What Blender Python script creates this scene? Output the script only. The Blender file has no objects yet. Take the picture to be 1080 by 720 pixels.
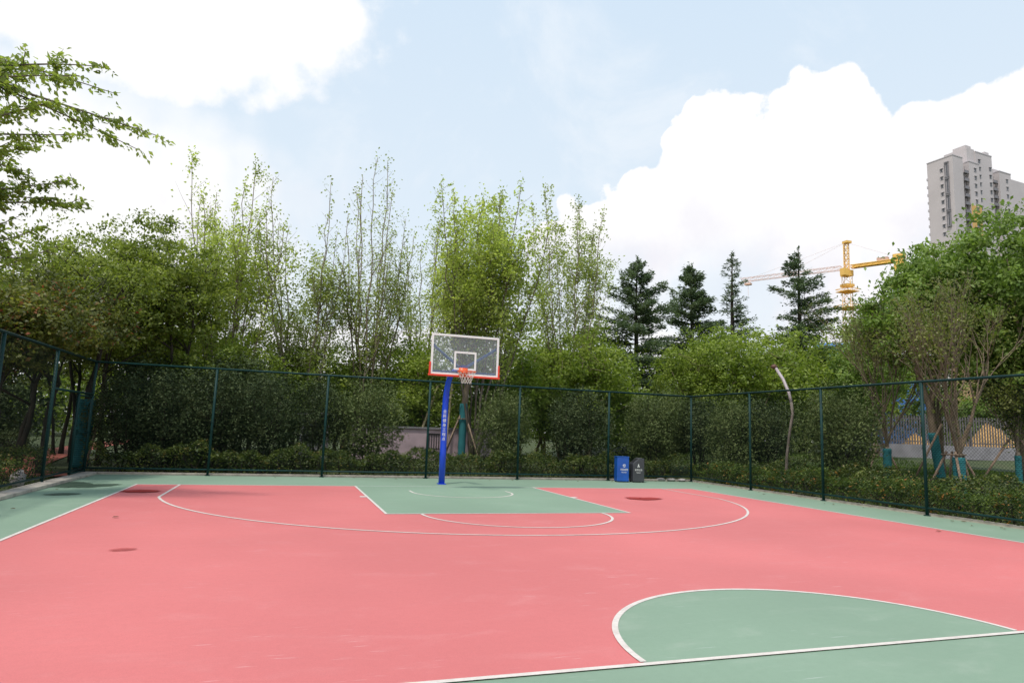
import bpy, math, random
import numpy as np
from mathutils import Vector, Matrix

R = math.radians
random.seed(7)
scene = bpy.context.scene
col = scene.collection

# ------------------------------------------------------------------ camera
F, CX, CY, CH, YAW, PITCH, ROLL = 701.154, -4.2538, -17.7473, 1.5381, 0.322, 0.134, 0.0362
CAM = np.array([CX, CY, CH])
fw = np.array([math.sin(YAW)*math.cos(PITCH), math.cos(YAW)*math.cos(PITCH), math.sin(PITCH)])
r0 = np.cross(fw, [0, 0, 1]); r0 /= np.linalg.norm(r0)
u0 = np.cross(r0, fw)
rv = r0*math.cos(ROLL) + u0*math.sin(ROLL)
uv = -r0*math.sin(ROLL) + u0*math.cos(ROLL)
def ray(px, py):
    return (px-540)/F*rv - (py-360)/F*uv + fw
def at(px, py, Y):                      # the point of the place on the plane y = Y
    d = ray(px, py); return CAM + d*(Y-CY)/d[1]
def atx(px, py, X):
    d = ray(px, py); return CAM + d*(X-CX)/d[0]
def atd(px, py, D):
    return CAM + ray(px, py)*D
cam_d = bpy.data.cameras.new('camera'); cam = bpy.data.objects.new('camera', cam_d)
col.objects.link(cam)
M = Matrix(((rv[0], uv[0], -fw[0], CX), (rv[1], uv[1], -fw[1], CY), (rv[2], uv[2], -fw[2], CH), (0, 0, 0, 1)))
cam.matrix_world = M
cam_d.sensor_width = 36; cam_d.lens = F/1080*36; cam_d.clip_end = 3000; cam_d.clip_start = .05
scene.camera = cam
scene.view_settings.view_transform = 'Standard'
scene.view_settings.look = 'None'
scene.view_settings.exposure = 0

scene.cycles.max_bounces = 6; scene.cycles.diffuse_bounces = 3; scene.cycles.glossy_bounces = 2; scene.cycles.transmission_bounces = 3; scene.cycles.transparent_max_bounces = 8
# ------------------------------------------------------------------ node helpers
class NT:
    def __init__(s, tree): s.t = tree; s.n = tree.nodes; s.l = tree.links
    def node(s, typ, **kw):
        n = s.n.new(typ)
        for k, v in kw.items(): setattr(n, k, v)
        return n
    def link(s, a, b): s.l.new(a, b)
    def put(s, sock, v):
        if hasattr(v, 'is_linked') or hasattr(v, 'links'): s.l.new(v, sock)
        else: sock.default_value = v
    def math(s, op, a, b=None, c=None, clamp=False):
        n = s.node('ShaderNodeMath', operation=op, use_clamp=clamp)
        for i, v in enumerate((a, b, c)):
            if v is not None: s.put(n.inputs[i], v)
        return n.outputs[0]
    def noise(s, vec, scale, detail=4, rough=.55, dist=0):
        n = s.node('ShaderNodeTexNoise'); 
        if vec is not None: s.link(vec, n.inputs['Vector'])
        n.inputs['Scale'].default_value = scale; n.inputs['Detail'].default_value = detail
        n.inputs['Roughness'].default_value = rough; n.inputs['Distortion'].default_value = dist
        return n.outputs[0]
    def ramp(s, fac, stops):
        n = s.node('ShaderNodeValToRGB'); e = n.color_ramp.elements
        while len(e) < len(stops): e.new(.5)
        for i, (p, c) in enumerate(stops):
            e[i].position = p; e[i].color = (c[0], c[1], c[2], 1) if len(c) == 3 else c
        s.link(fac, n.inputs[0]); return n.outputs[0]
    def mix(s, fac, a, b, blend='MIX'):
        n = s.node('ShaderNodeMix', data_type='RGBA', blend_type=blend)
        s.put(n.inputs[0], fac)
        for sock, v in ((n.inputs[6], a), (n.inputs[7], b)):
            if isinstance(v, (tuple, list)): sock.default_value = (v[0], v[1], v[2], 1)
            else: s.link(v, sock)
        return n.outputs[2]
    def smooth(s, v, lo, hi):
        n = s.node('ShaderNodeMapRange', interpolation_type='SMOOTHSTEP')
        s.put(n.inputs[0], v); n.inputs[1].default_value = lo; n.inputs[2].default_value = hi
        return n.outputs[0]
def newmat(name):
    m = bpy.data.materials.new(name); m.use_nodes = True
    t = NT(m.node_tree); b = m.node_tree.nodes['Principled BSDF']
    return m, t, b
def paint(name, c, rough=.45, var=.12, scale=6, metal=0, spec=.5, bump=0):
    m, t, b = newmat(name)
    tc = t.node('ShaderNodeTexCoord').outputs['Object']
    n = t.noise(tc, scale, 5, .6)
    c2 = tuple(x*(1-var*2) for x in c); c3 = tuple(min(1, x*(1+var)) for x in c)
    t.link(t.ramp(n, [(.3, c2), (.55, c), (.75, c3)]), b.inputs['Base Color'])
    b.inputs['Roughness'].default_value = rough; b.inputs['Metallic'].default_value = metal
    b.inputs['Specular IOR Level'].default_value = spec
    if bump:
        bn = t.node('ShaderNodeBump'); bn.inputs['Strength'].default_value = bump
        t.link(t.noise(tc, scale*8, 3), bn.inputs['Height']); t.link(bn.outputs[0], b.inputs['Normal'])
    return m
def foliage(name, dark, mid, light, trans=.3, nscale=.7, young=None, spec=.35, yt=.8):
    m, t, b = newmat(name)
    tc = t.node('ShaderNodeTexCoord').outputs['Object']
    geo = t.node('ShaderNodeNewGeometry')
    n = t.noise(tc, nscale, 3, .6)
    v = t.math('ADD', t.math('MULTIPLY', n, 1.5), t.math('MULTIPLY', geo.outputs['Random Per Island'], .26))
    v = t.math('SUBTRACT', v, .38)
    c = t.ramp(v, [(.18, dark), (.5, mid), (.85, light)])
    if young:
        f = t.math('MULTIPLY', t.math('GREATER_THAN', geo.outputs['Random Per Island'], yt),
                   t.smooth(t.noise(tc, nscale*1.7, 2), .5, .66))
        c = t.mix(f, c, young)
    t.link(c, b.inputs['Base Color']); b.inputs['Roughness'].default_value = .5
    b.inputs['Specular IOR Level'].default_value = spec
    tr = t.node('ShaderNodeBsdfTranslucent')
    t.link(t.mix(1, c, (1.35, 1.45, .75), 'MULTIPLY'), tr.inputs[0])
    mx = t.node('ShaderNodeMixShader'); mx.inputs[0].default_value = trans
    out = t.n['Material Output']
    t.link(b.outputs[0], mx.inputs[1]); t.link(tr.outputs[0], mx.inputs[2]); t.link(mx.outputs[0], out.inputs[0])
    return m
def bark(name, c1, c2, scale=9):
    m, t, b = newmat(name)
    tc = t.node('ShaderNodeTexCoord'); mp = t.node('ShaderNodeMapping'); mp.inputs['Scale'].default_value = (1, 1, .25)
    t.link(tc.outputs['Object'], mp.inputs[0])
    n = t.noise(mp.outputs[0], scale, 6, .65)
    t.link(t.ramp(n, [(.32, c1), (.68, c2)]), b.inputs['Base Color']); b.inputs['Roughness'].default_value = .9
    bn = t.node('ShaderNodeBump'); bn.inputs['Strength'].default_value = .5; bn.inputs['Distance'].default_value = .02
    t.link(n, bn.inputs['Height']); t.link(bn.outputs[0], b.inputs['Normal'])
    return m

# ------------------------------------------------------------------ mesh helpers
def link_mesh(name, me, mat, parent=None, smooth=False):
    o = bpy.data.objects.new(name, me); col.objects.link(o)
    if mat: me.materials.append(mat)
    if parent is not None: o.parent = parent
    if smooth: me.polygons.foreach_set('use_smooth', [True]*len(me.polygons))
    return o
class MB:
    def __init__(s): s.v = []; s.f = []
    def quad(s, a, b, c, d):
        i = len(s.v); s.v += [tuple(a), tuple(b), tuple(c), tuple(d)]; s.f.append((i, i+1, i+2, i+3))
    def box(s, c, size, rot=None, taper=1):
        i = len(s.v); hx, hy, hz = size[0]/2, size[1]/2, size[2]/2
        for z in (-1, 1):
            k = taper if z > 0 else 1
            for x, y in ((-1, -1), (1, -1), (1, 1), (-1, 1)):
                p = Vector((x*hx*k, y*hy*k, z*hz))
                if rot is not None: p = rot @ p
                s.v.append((p[0]+c[0], p[1]+c[1], p[2]+c[2]))
        for f in ((3, 2, 1, 0), (4, 5, 6, 7), (0, 1, 5, 4), (1, 2, 6, 5), (2, 3, 7, 6), (3, 0, 4, 7)):
            s.f.append(tuple(i+k for k in f))
    def tube(s, pts, rad, n=8, caps=True):
        pts = [Vector(p) for p in pts]
        if not hasattr(rad, '__len__'): rad = [rad]*len(pts)
        base = len(s.v); ref = None
        for k, p in enumerate(pts):
            if k == 0: d = pts[1]-pts[0]
            elif k == len(pts)-1: d = pts[-1]-pts[-2]
            else: d = pts[k+1]-pts[k-1]
            d.normalize()
            if ref is None: ref = Vector((0, 0, 1)) if abs(d.z) < .9 else Vector((1, 0, 0))
            a = d.cross(ref)
            if a.length < 1e-5: a = d.orthogonal()
            a.normalize(); b = d.cross(a)
            ref = -b if True else ref
            ref = b.cross(d)*0 + a.cross(d)
            for j in range(n):
                t = 2*math.pi*j/n; q = p + (a*math.cos(t)+b*math.sin(t))*rad[k]
                s.v.append((q.x, q.y, q.z))
        for k in range(len(pts)-1):
            for j in range(n):
                s.f.append((base+k*n+j, base+k*n+(j+1) % n, base+(k+1)*n+(j+1) % n, base+(k+1)*n+j))
        if caps:
            s.f.append(tuple(base+j for j in range(n-1, -1, -1)))
            s.f.append(tuple(base+(len(pts)-1)*n+j for j in range(n)))
    def bar(s, a, b, w): s.tube([a, b], w/2, 4)
    def prism(s, prof, z0, z1, f=lambda x, y, z: (x, y, z)):      # closed profile extruded
        i = len(s.v); n = len(prof)
        for z in (z0, z1):
            for x, y in prof: s.v.append(f(x, y, z))
        s.f.append(tuple(range(i+n-1, i-1, -1))); s.f.append(tuple(range(i+n, i+2*n)))
        for j in range(n): s.f.append((i+j, i+(j+1) % n, i+n+(j+1) % n, i+n+j))
    def build(s, name, mat, parent=None, smooth=False, bevel=0):
        me = bpy.data.meshes.new(name); me.from_pydata(s.v, [], s.f); me.update()
        o = link_mesh(name, me, mat, parent, smooth)
        if bevel:
            b = o.modifiers.new('bevel', 'BEVEL'); b.width = bevel; b.segments = 2; b.limit_method = 'ANGLE'
        return o
def tag(o, label=None, cat=None, group=None, kind=None):
    if label: o['label'] = label
    if cat: o['category'] = cat
    if group: o['group'] = group
    if kind: o['kind'] = kind
    return o
def empty(name, loc=(0, 0, 0), rz=0, label=None, cat=None, group=None):
    o = bpy.data.objects.new(name, None); col.objects.link(o); o.location = tuple(float(k) for k in loc); o.rotation_euler.z = rz
    o.empty_display_size = .2
    return tag(o, label, cat, group)
def copy_tree(o, parent=None):
    c = o.copy(); col.objects.link(c)
    if parent is not None: c.parent = parent
    for ch in list(o.children): copy_tree(ch, c)
    return c
def norm(a): return a/np.maximum(np.linalg.norm(a, axis=1, keepdims=True), 1e-9)
def leaf_mesh(name, cen, size, mat, parent, rs, elong=1.9, dirs=None, up=.7, var=.35, droop=0., fold=.18, spread=1., ndirs=None):
    cen = np.asarray(cen, float); n = len(cen)
    d = rs.normal(size=(n, 3)); d[:, 2] *= .6
    if dirs is not None: d = norm(d)*spread + norm(np.asarray(dirs))
    d[:, 2] -= droop
    d = norm(d)
    nr = rs.normal(size=(n, 3)); nr[:, 2] = np.abs(nr[:, 2])*.6 + up
    if ndirs is not None: nr = nr*.75+norm(np.asarray(ndirs))*1.15
    s = norm(np.cross(d, nr)); nn = np.cross(s, d)
    L = (size*(1+var*rs.uniform(-1, 1, n)))[:, None]; W = L/elong
    a = cen-d*L*.5; b = cen+s*W*.5+nn*W*fold-d*L*.06; c = cen+d*L*.5-nn*L*.06; e = cen-s*W*.5+nn*W*fold-d*L*.06
    v = np.stack([a, b, c, e], 1).reshape(-1, 3)
    me = bpy.data.meshes.new(name)
    me.vertices.add(n*4); me.vertices.foreach_set('co', v.astype(np.float32).ravel())
    me.loops.add(n*4); me.loops.foreach_set('vertex_index', np.arange(n*4, dtype=np.int32))
    me.polygons.add(n); me.polygons.foreach_set('loop_start', np.arange(0, n*4, 4, dtype=np.int32))
    try: me.polygons.foreach_set('loop_total', np.full(n, 4, dtype=np.int32))
    except Exception: pass
    me.update(); me.validate()
    return link_mesh(name, me, mat, parent)
def sheet(name, poly, z, mat, label=None):       # flat polygon
    me = bpy.data.meshes.new(name); me.from_pydata([(x, y, z) for x, y in poly], [], [tuple(range(len(poly)))]); me.update()
    o = link_mesh(name, me, mat); o['kind'] = 'structure'
    if label: o['label'] = label
    return o
def strip(name, pts, w, z, mat):                 # painted line of width w along pts
    n = len(pts); v = []; f = []
    for i, p in enumerate(pts):
        a = pts[max(0, i-1)]; b = pts[min(n-1, i+1)]
        dx, dy = b[0]-a[0], b[1]-a[1]; l = math.hypot(dx, dy); nx, ny = -dy/l*w/2, dx/l*w/2
        v += [(p[0]+nx, p[1]+ny, z), (p[0]-nx, p[1]-ny, z)]
        if i: f.append((2*i-2, 2*i-1, 2*i+1, 2*i))
    me = bpy.data.meshes.new(name); me.from_pydata(v, [], f); me.update()
    o = link_mesh(name, me, mat); o['kind'] = 'structure'; return o

# ------------------------------------------------------------------ materials
def court_mat(name, c, dusty, scuff=.35):
    m, t, b = newmat(name)
    tc = t.node('ShaderNodeTexCoord').outputs['Object']
    mp = t.node('ShaderNodeMapping'); mp.inputs['Scale'].default_value = (1, 2.2, 1); mp.inputs['Rotation'].default_value = (0, 0, .35)
    t.link(tc, mp.inputs[0])
    big = t.noise(tc, .22, 3, .5); med = t.noise(mp.outputs[0], 1.3, 5, .65, .6); fine = t.noise(tc, 160, 2)
    base = t.mix(t.smooth(big, .3, .72), tuple(x*.90 for x in c), tuple(min(1, x*1.07) for x in c))
    base = t.mix(t.math('MULTIPLY', t.smooth(med, .5, .8), scuff), base, dusty)
    scr = t.node('ShaderNodeMapping'); scr.inputs['Scale'].default_value = (2.2, 26, 1); scr.inputs['Rotation'].default_value = (0, 0, .5)
    t.link(tc, scr.inputs[0])
    sc = t.math('MULTIPLY', t.smooth(t.noise(scr.outputs[0], 1.2, 3, .6), .63, .76), t.smooth(t.noise(tc, .5, 2), .48, .64))
    base = t.mix(t.math('MULTIPLY', sc, .6), base, tuple(min(1, .45+x*.5) for x in dusty))
    mid_ = t.noise(tc, 14, 5, .7)
    base = t.mix(t.math('MULTIPLY', t.smooth(mid_, .35, .75), .16), base, tuple(x*.72 for x in c))
    base = t.mix(t.math('MULTIPLY', t.smooth(fine, .35, .7), .2), base, tuple(x*.55 for x in c))
    t.link(base, b.inputs['Base Color'])
    rr = t.node('ShaderNodeMapRange'); t.link(med, rr.inputs[0]); rr.inputs[3].default_value = .5; rr.inputs[4].default_value = .72
    t.link(rr.outputs[0], b.inputs['Roughness'])
    b.inputs['Specular IOR Level'].default_value = .22
    bn = t.node('ShaderNodeBump'); bn.inputs['Strength'].default_value = .12; bn.inputs['Distance'].default_value = .004
    t.link(fine, bn.inputs['Height']); t.link(bn.outputs[0], b.inputs['Normal'])
    return m
PINK = court_mat('pink_court_paint', (.625, .176, .172), (.65, .29, .28), .32)
GREEN = court_mat('green_court_paint', (.232, .33, .238), (.36, .42, .34), .38)
def line_mat():
    m, t, b = newmat('white_line_paint')
    tc = t.node('ShaderNodeTexCoord').outputs['Object']
    n = t.noise(tc, 9, 6, .7)
    t.link(t.ramp(n, [(.25, (.50, .43, .385)), (.55, (.66, .60, .545))]), b.inputs['Base Color']); b.inputs['Roughness'].default_value = .6
    return m
LINE = line_mat()
WORN = paint('worn_line_paint', (.55, .60, .53), .6, .15, 5)
CONC = paint('kerb_concrete', (.43, .38, .32), .9, .2, 4, bump=.3)
def ground_mat():
    m, t, b = newmat('lawn_soil')
    tc = t.node('ShaderNodeTexCoord').outputs['Object']
    n = t.noise(tc, .5, 6, .65); n2 = t.noise(tc, 18, 4, .7)
    c = t.ramp(n, [(.3, (.032, .045, .014)), (.5, (.06, .085, .022)), (.7, (.085, .085, .04))])
    c = t.mix(t.smooth(n2, .45, .7), c, (.025, .03, .012))
    t.link(c, b.inputs['Base Color']); b.inputs['Roughness'].default_value = 1
    return m
GROUND = ground_mat()
REDPATH = paint('red_path_rubber', (.34, .09, .06), .9, .15, 3)
FENCE = paint('fence_green_coating', (.007, .036, .034), .5, .15, 3, spec=.18)
WIRE = paint('fence_wire_coating', (.004, .012, .011), .7, .1, 3, spec=.05)
BLUE = paint('blue_enamel', (.010, .065, .60), .34, .08, 2)
STEELB = paint('slate_blue_bar', (.04, .15, .42), .4, .1, 4)
WHITE = paint('white_enamel', (.80, .80, .78), .4, .04, 5)
RED = paint('red_padding', (.72, .055, .022), .5, .08, 5)
RIM = paint('orange_rim', (.82, .12, .03), .4, .08, 9)
NETM = paint('white_net_cord', (.72, .66, .60), .8, .1, 30)
def glass_mat():
    m, t, b = newmat('clear_backboard')
    tr = t.node('ShaderNodeBsdfTransparent'); tr.inputs[0].default_value = (.93, .95, .955, 1)
    gl = t.node('ShaderNodeBsdfGlossy'); gl.inputs['Roughness'].default_value = .08; gl.inputs[0].default_value = (.9, .95, 1, 1)
    fr = t.node('ShaderNodeFresnel'); fr.inputs[0].default_value = 1.45
    df = t.node('ShaderNodeBsdfDiffuse'); df.inputs[0].default_value = (.6, .65, .68, 1)
    tc = t.node('ShaderNodeTexCoord').outputs['Object']
    mx = t.node('ShaderNodeMixShader'); t.link(fr.outputs[0], mx.inputs[0]); t.link(tr.outputs[0], mx.inputs[1]); t.link(gl.outputs[0], mx.inputs[2])
    m2 = t.node('ShaderNodeMixShader'); t.link(t.math('MULTIPLY', t.noise(tc, 3, 5, .7), .2), m2.inputs[0])
    t.link(mx.outputs[0], m2.inputs[1]); t.link(df.outputs[0], m2.inputs[2]); t.link(m2.outputs[0], t.n['Material Output'].inputs[0])
    return m
GLASS = glass_mat()
BINBLUE = paint('blue_bin_steel', (.008, .085, .40), .35, .12, 3)
BINGREY = paint('grey_bin_steel', (.055, .057, .066), .4, .12, 3)
DARK = paint('dark_opening', (.008, .008, .009), .7, .1)
TEAL = None
def wrap_mat():
    m, t, b = newmat('teal_trunk_wrap')
    tc = t.node('ShaderNodeTexCoord').outputs['Object']
    w = t.node('ShaderNodeTexWave'); w.bands_direction = 'Z'; w.inputs['Scale'].default_value = 5.5; w.inputs['Distortion'].default_value = 3.5
    t.link(tc, w.inputs[0])
    t.link(t.ramp(w.outputs[1], [(.1, (.010, .105, .12)), (.6, (.016, .145, .16)), (.95, (.026, .185, .20))]), b.inputs['Base Color'])
    b.inputs['Roughness'].default_value = .85
    return m
TEAL = wrap_mat()
WOOD = bark('prop_pole_wood', (.13, .085, .06), (.30, .22, .155), 14)
BAMBOO = bark('pale_bamboo', (.30, .25, .15), (.50, .42, .26), 10)
BARK_PALE = bark('pale_bark', (.12, .095, .07), (.32, .26, .20))
BARK_GREY = bark('grey_bark', (.075, .06, .045), (.19, .155, .12))
BARK_DARK = bark('dark_bark', (.018, .014, .010), (.055, .042, .03))
BARK_TAN = bark('tan_bark', (.11, .082, .055), (.27, .205, .14))
L_POP = foliage('poplar_leaf', (.19, .24, .045), (.38, .44, .12), (.52, .57, .22), .6, .55)
L_POPG = foliage('grey_poplar_leaf', (.18, .215, .065), (.31, .36, .13), (.43, .47, .22), .55, .6)
L_DARK = foliage('dark_tree_leaf', (.045, .07, .012), (.18, .23, .038), (.37, .42, .09), .42, .9)
L_OVER = foliage('overhang_leaf', (.13, .17, .035), (.25, .315, .075), (.39, .45, .15), .55, .8)
L_RED = foliage('reddish_tree_leaf', (.03, .042, .012), (.11, .13, .028), (.24, .25, .05), .38, .8, young=(.32, .08, .05), yt=.82)
L_MID = foliage('bushy_tree_leaf', (.06, .10, .014), (.20, .27, .042), (.38, .45, .095), .42, .8)
L_SHRUB = foliage('dark_shrub_leaf', (.014, .023, .009), (.058, .082, .033), (.145, .18, .08), .14, 1.6, spec=.1)
L_SHRUB2 = foliage('olive_shrub_leaf', (.030, .044, .014), (.105, .14, .048), (.23, .27, .11), .2, 1.6, spec=.1)
L_HEDGE = foliage('hedge_leaf', (.012, .024, .006), (.068, .10, .02), (.20, .24, .055), .28, 2.2, young=(.26, .20, .06))
L_HEDGE2 = foliage('hedge_mixed_leaf', (.015, .03, .006), (.085, .135, .022), (.22, .29, .06), .3, 2.2, young=(.46, .19, .04), yt=.76)
L_CEDAR = foliage('cedar_needle', (.045, .075, .045), (.105, .15, .088), (.20, .25, .15), .3, .8)
L_BIG = foliage('broad_leaf_clump', (.06, .11, .018), (.165, .255, .045), (.31, .41, .13), .38, .9)
L_TWIG = foliage('sparse_olive_leaf', (.07, .085, .022), (.16, .185, .05), (.27, .29, .09), .4, .8)
GRASS = foliage('grass_blade', (.04, .075, .012), (.09, .15, .022), (.15, .21, .04), .35, .4)

# ------------------------------------------------------------------ world and sun
SUN_EL, SUN_AZ = 64, 226          # azimuth clockwise from +y: the sun stands high to the left of the camera
w = bpy.data.worlds.new('World'); scene.world = w; w.use_nodes = True
t = NT(w.node_tree); t.n.clear()
sky = t.node('ShaderNodeTexSky'); sky.sky_type = 'NISHITA'; sky.sun_disc = False
sky.sun_elevation = R(SUN_EL); sky.sun_rotation = R(SUN_AZ); sky.air_density = 1.2; sky.dust_density = 2; sky.ozone_density = 1
gen = t.node('ShaderNodeTexCoord').outputs['Generated']
nv = t.node('ShaderNodeVectorMath', operation='NORMALIZE'); t.link(gen, nv.inputs[0]); dirv = nv.outputs[0]
sx = t.node('ShaderNodeSeparateXYZ'); t.link(dirv, sx.inputs[0])
X, Yv, Z = sx.outputs
el = t.math('MULTIPLY', t.math('ARCSINE', Z), 180/math.pi)
az = t.math('MULTIPLY', t.math('ARCTAN2', X, Yv), 180/math.pi)
bill = t.noise(dirv, 17, 9, .6)                      # billows
wisp = t.noise(dirv, 4, 8, .62, .4)
vor = t.node('ShaderNodeTexVoronoi', feature='SMOOTH_F1'); vor.inputs['Scale'].default_value = 24; vor.inputs['Smoothness'].default_value = .25
t.link(dirv, vor.inputs[0])
puff = t.math('SUBTRACT', t.math('MULTIPLY', t.math('SUBTRACT', bill, .5), 5.0), t.math('MULTIPLY', t.math('SUBTRACT', vor.outputs[0], .4), 3.4))
puff2 = t.math('MULTIPLY', t.math('SUBTRACT', t.noise(dirv, 8, 10, .62), .5), 4.0)
# top outline of the big cumulus, in degrees, by azimuth
fc = t.node('ShaderNodeFloatCurve'); cu = fc.mapping.curves[0]
prof = [(-180, 10), (-60, 16), (-25, 12), (0, 9), (14, 10), (20, 18.5), (25, 21.2), (29, 22.6), (31.3, 24.2), (33, 27.3), (36, 28.9), (39, 26.9), (42, 28.2), (45, 28.6), (48.5, 25.8), (51, 25.1), (55, 25.6), (62, 24), (90, 15), (180, 10)]
while len(cu.points) < len(prof): cu.points.new(.5, .5)
for pt_, (a_, h_) in zip(cu.points, prof):
    pt_.location = ((a_+180)/360, h_/40); pt_.handle_type = 'AUTO'
fc.mapping.update()
t.link(t.math('DIVIDE', t.math('ADD', az, 180), 360), fc.inputs['Value'])
top = t.math('MULTIPLY', fc.outputs[0], 40)
cum = t.smooth(t.math('ADD', t.math('SUBTRACT', top, el), t.math('MULTIPLY', puff, .95)), -.1, .55)
# the base of the cumulus breaks into haze with pale gaps
gap = t.math('MULTIPLY', t.smooth(wisp, .46, .60), t.smooth(el, 17.5, 12))
cum = t.math('MULTIPLY', cum, t.math('SUBTRACT', 1, t.math('MULTIPLY', gap, .75)))
# white bank at the left
def ell(a, e, ra, re):
    q = t.math('ADD', t.math('POWER', t.math('ABSOLUTE', t.math('DIVIDE', t.math('SUBTRACT', az, a), ra)), 2.6),
               t.math('POWER', t.math('ABSOLUTE', t.math('DIVIDE', t.math('SUBTRACT', el, e), re)), 2.6))
    return t.math('SUBTRACT', 1, q)
b1 = t.smooth(t.math('ADD', ell(-23, 34, 30, 11), t.math('MULTIPLY', t.math('ADD', t.math('MULTIPLY', puff2, .8), t.math('MULTIPLY', puff, .35)), .34)), -.08, .34)
b2 = t.smooth(t.math('ADD', ell(-18, 15, 19, 10), t.math('MULTIPLY', puff, .12)), -.3, .9)
b3 = t.smooth(t.math('ADD', ell(-75, 30, 45, 22), t.math('MULTIPLY', puff, .2)), -.3, .6)
b4 = t.smooth(t.math('ADD', ell(-150, 45, 70, 20), t.math('MULTIPLY', puff, .3)), -.3, .6)
veil = t.math('MULTIPLY', t.smooth(wisp, .5, .72), .55)
cl = cum
for q in (b1, b2, b3, b4): cl = t.math('MAXIMUM', cl, q)
cl = t.math('MAXIMUM', cl, t.math('MULTIPLY', veil, .6), clamp=True)
bg_sky = t.node('ShaderNodeBackground'); t.link(sky.outputs[0], bg_sky.inputs[0]); bg_sky.inputs[1].default_value = .10
bg_haze = t.node('ShaderNodeBackground')
t.link(t.ramp(t.math('DIVIDE', el, 60), [(0, (.90, .95, 1.0)), (.3, (.80, .905, 1.0)), (.62, (.71, .855, 1.0)), (1, (.50, .70, .98))]), bg_haze.inputs[0]); bg_haze.inputs[1].default_value = 1.07
bg_cl = t.node('ShaderNodeBackground')
shade = t.math('MULTIPLY', t.smooth(t.noise(dirv, 4.5, 7, .55), .40, .66), t.smooth(el, 27, 13))
t.link(t.mix(shade, (1.0, .995, 1.0), (.84, .825, .89)), bg_cl.inputs[0]); bg_cl.inputs[1].default_value = 1.06
m1 = t.node('ShaderNodeMixShader'); m1.inputs[0].default_value = .84
t.link(bg_sky.outputs[0], m1.inputs[1]); t.link(bg_haze.outputs[0], m1.inputs[2])
m2 = t.node('ShaderNodeMixShader'); t.link(cl, m2.inputs[0]); t.link(m1.outputs[0], m2.inputs[1]); t.link(bg_cl.outputs[0], m2.inputs[2])
wo = t.node('ShaderNodeOutputWorld'); t.link(m2.outputs[0], wo.inputs[0])
sl = bpy.data.lights.new('sun', 'SUN'); sl.energy = 3.0; sl.angle = R(5); sl.color = (1, .95, .88)
so = bpy.data.objects.new('sun', sl); col.objects.link(so)
sd = Vector((math.sin(R(SUN_AZ))*math.cos(R(SUN_EL)), math.cos(R(SUN_AZ))*math.cos(R(SUN_EL)), math.sin(R(SUN_EL))))
so.rotation_euler = sd.to_track_quat('Z', 'Y').to_euler(); so.location = (0, 0, 40)

# ------------------------------------------------------------------ ground and court
def sstep(a, b, x):
    k = min(1, max(0, (x-a)/(b-a))); return k*k*(3-2*k)
def gz(x, y):
    z = -.06
    z += .62*sstep(10.3, 15.5, x) + .30*sstep(3.6, 8, y)*sstep(-9.5, -6, x)
    if x > 9.9 or y > 3.4: z += .05*math.sin(x*.9+1)*math.sin(y*.8)
    return z
GX = sorted(set([-900, -400, -150, -80, -50, -35, -25] + [float(x) for x in np.arange(-20, 40, 1.0)] + [45, 55, 80, 150, 400, 900]))
GY = sorted(set([-900, -300, -120, -60, -40] + [float(x) for x in np.arange(-30, 30, 1.0)] + [35, 45, 60, 100, 200, 400, 1200]))
gv = [(x, y, gz(x, y)) for y in GY for x in GX]; nx = len(GX)
gf = [(j*nx+i, j*nx+i+1, (j+1)*nx+i+1, (j+1)*nx+i) for j in range(len(GY)-1) for i in range(nx-1)]
me = bpy.data.meshes.new('ground'); me.from_pydata(gv, [], gf); me.update()
tag(link_mesh('ground', me, GROUND, smooth=True), kind='structure')

XL, XR, YB, YF = -9.28, 9.62, 3.0, -30.0
cb = MB(); cb.box(((XL+XR)/2, (YB+YF)/2, -.1), (XR-XL, YB-YF, .2)); tag(cb.build('court_base', GREEN), kind='structure')
WL, WR, KW, KL, CL, R3, YK, RC = -7.415, 7.553, 2.43, 5.577, 13.542, 6.626, 1.551, 1.802
def semic(cx, cy, r, a0, a1, n=64): return [(cx+r*math.cos(a0+(a1-a0)*i/n), cy+r*math.sin(a0+(a1-a0)*i/n)) for i in range(n+1)]
sheet('pink_playing_area', [(WL, -CL), (WR, -CL), (WR, 0), (WL, 0)], .003, PINK)
sheet('green_key_area', [(-KW, -KL), (KW, -KL), (KW, 0), (-KW, 0)], .006, GREEN)
sheet('green_centre_semicircle', semic(0, -CL, RC, 0, math.pi), .006, GREEN)
# the centre of the half circle stands where the photo shows it: on the middle of the halfway line
LZ = .009; h = .025
strip('side_line', [(WL, -CL-8), (WL, 0.025)], .05, LZ, LINE)
strip('side_line', [(WR, -CL-8), (WR, 0.025)], .05, LZ, LINE)
strip('base_line', [(WL+h, 0), (-KW-h, 0)], .05, LZ, LINE); strip('base_line', [(KW+h, 0), (WR-h, 0)], .05, LZ, LINE)
strip('base_line', [(-KW+h, 0), (KW-h, 0)], .05, LZ, WORN)
strip('halfway_line', [(WL+h, -CL), (WR-h, -CL)], .05, LZ, LINE)
strip('key_line', [(-KW, .025), (-KW, -KL-h)], .05, LZ, LINE); strip('key_line', [(KW, .025), (KW, -KL-h)], .05, LZ, LINE)
strip('free_throw_line', [(-KW+h, -KL), (KW-h, -KL)], .05, LZ, LINE)
a3 = math.acos(6.5/R3)
strip('three_point_line', [(-6.5, -h), (-6.5, -1.2)] + semic(0, -YK, R3, math.pi+a3, 2*math.pi-a3, 90) + [(6.5, -1.2), (6.5, -h)], .05, LZ, LINE)
strip('free_throw_arc', semic(0, -KL-h, RC, math.pi+.005, 2*math.pi-.005), .05, LZ, LINE)
strip('restricted_arc', [(-1.24, -1.18)] + semic(0, -YK, 1.24, math.pi, 2*math.pi, 40) + [(1.24, -1.18)], .05, LZ, LINE)
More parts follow.
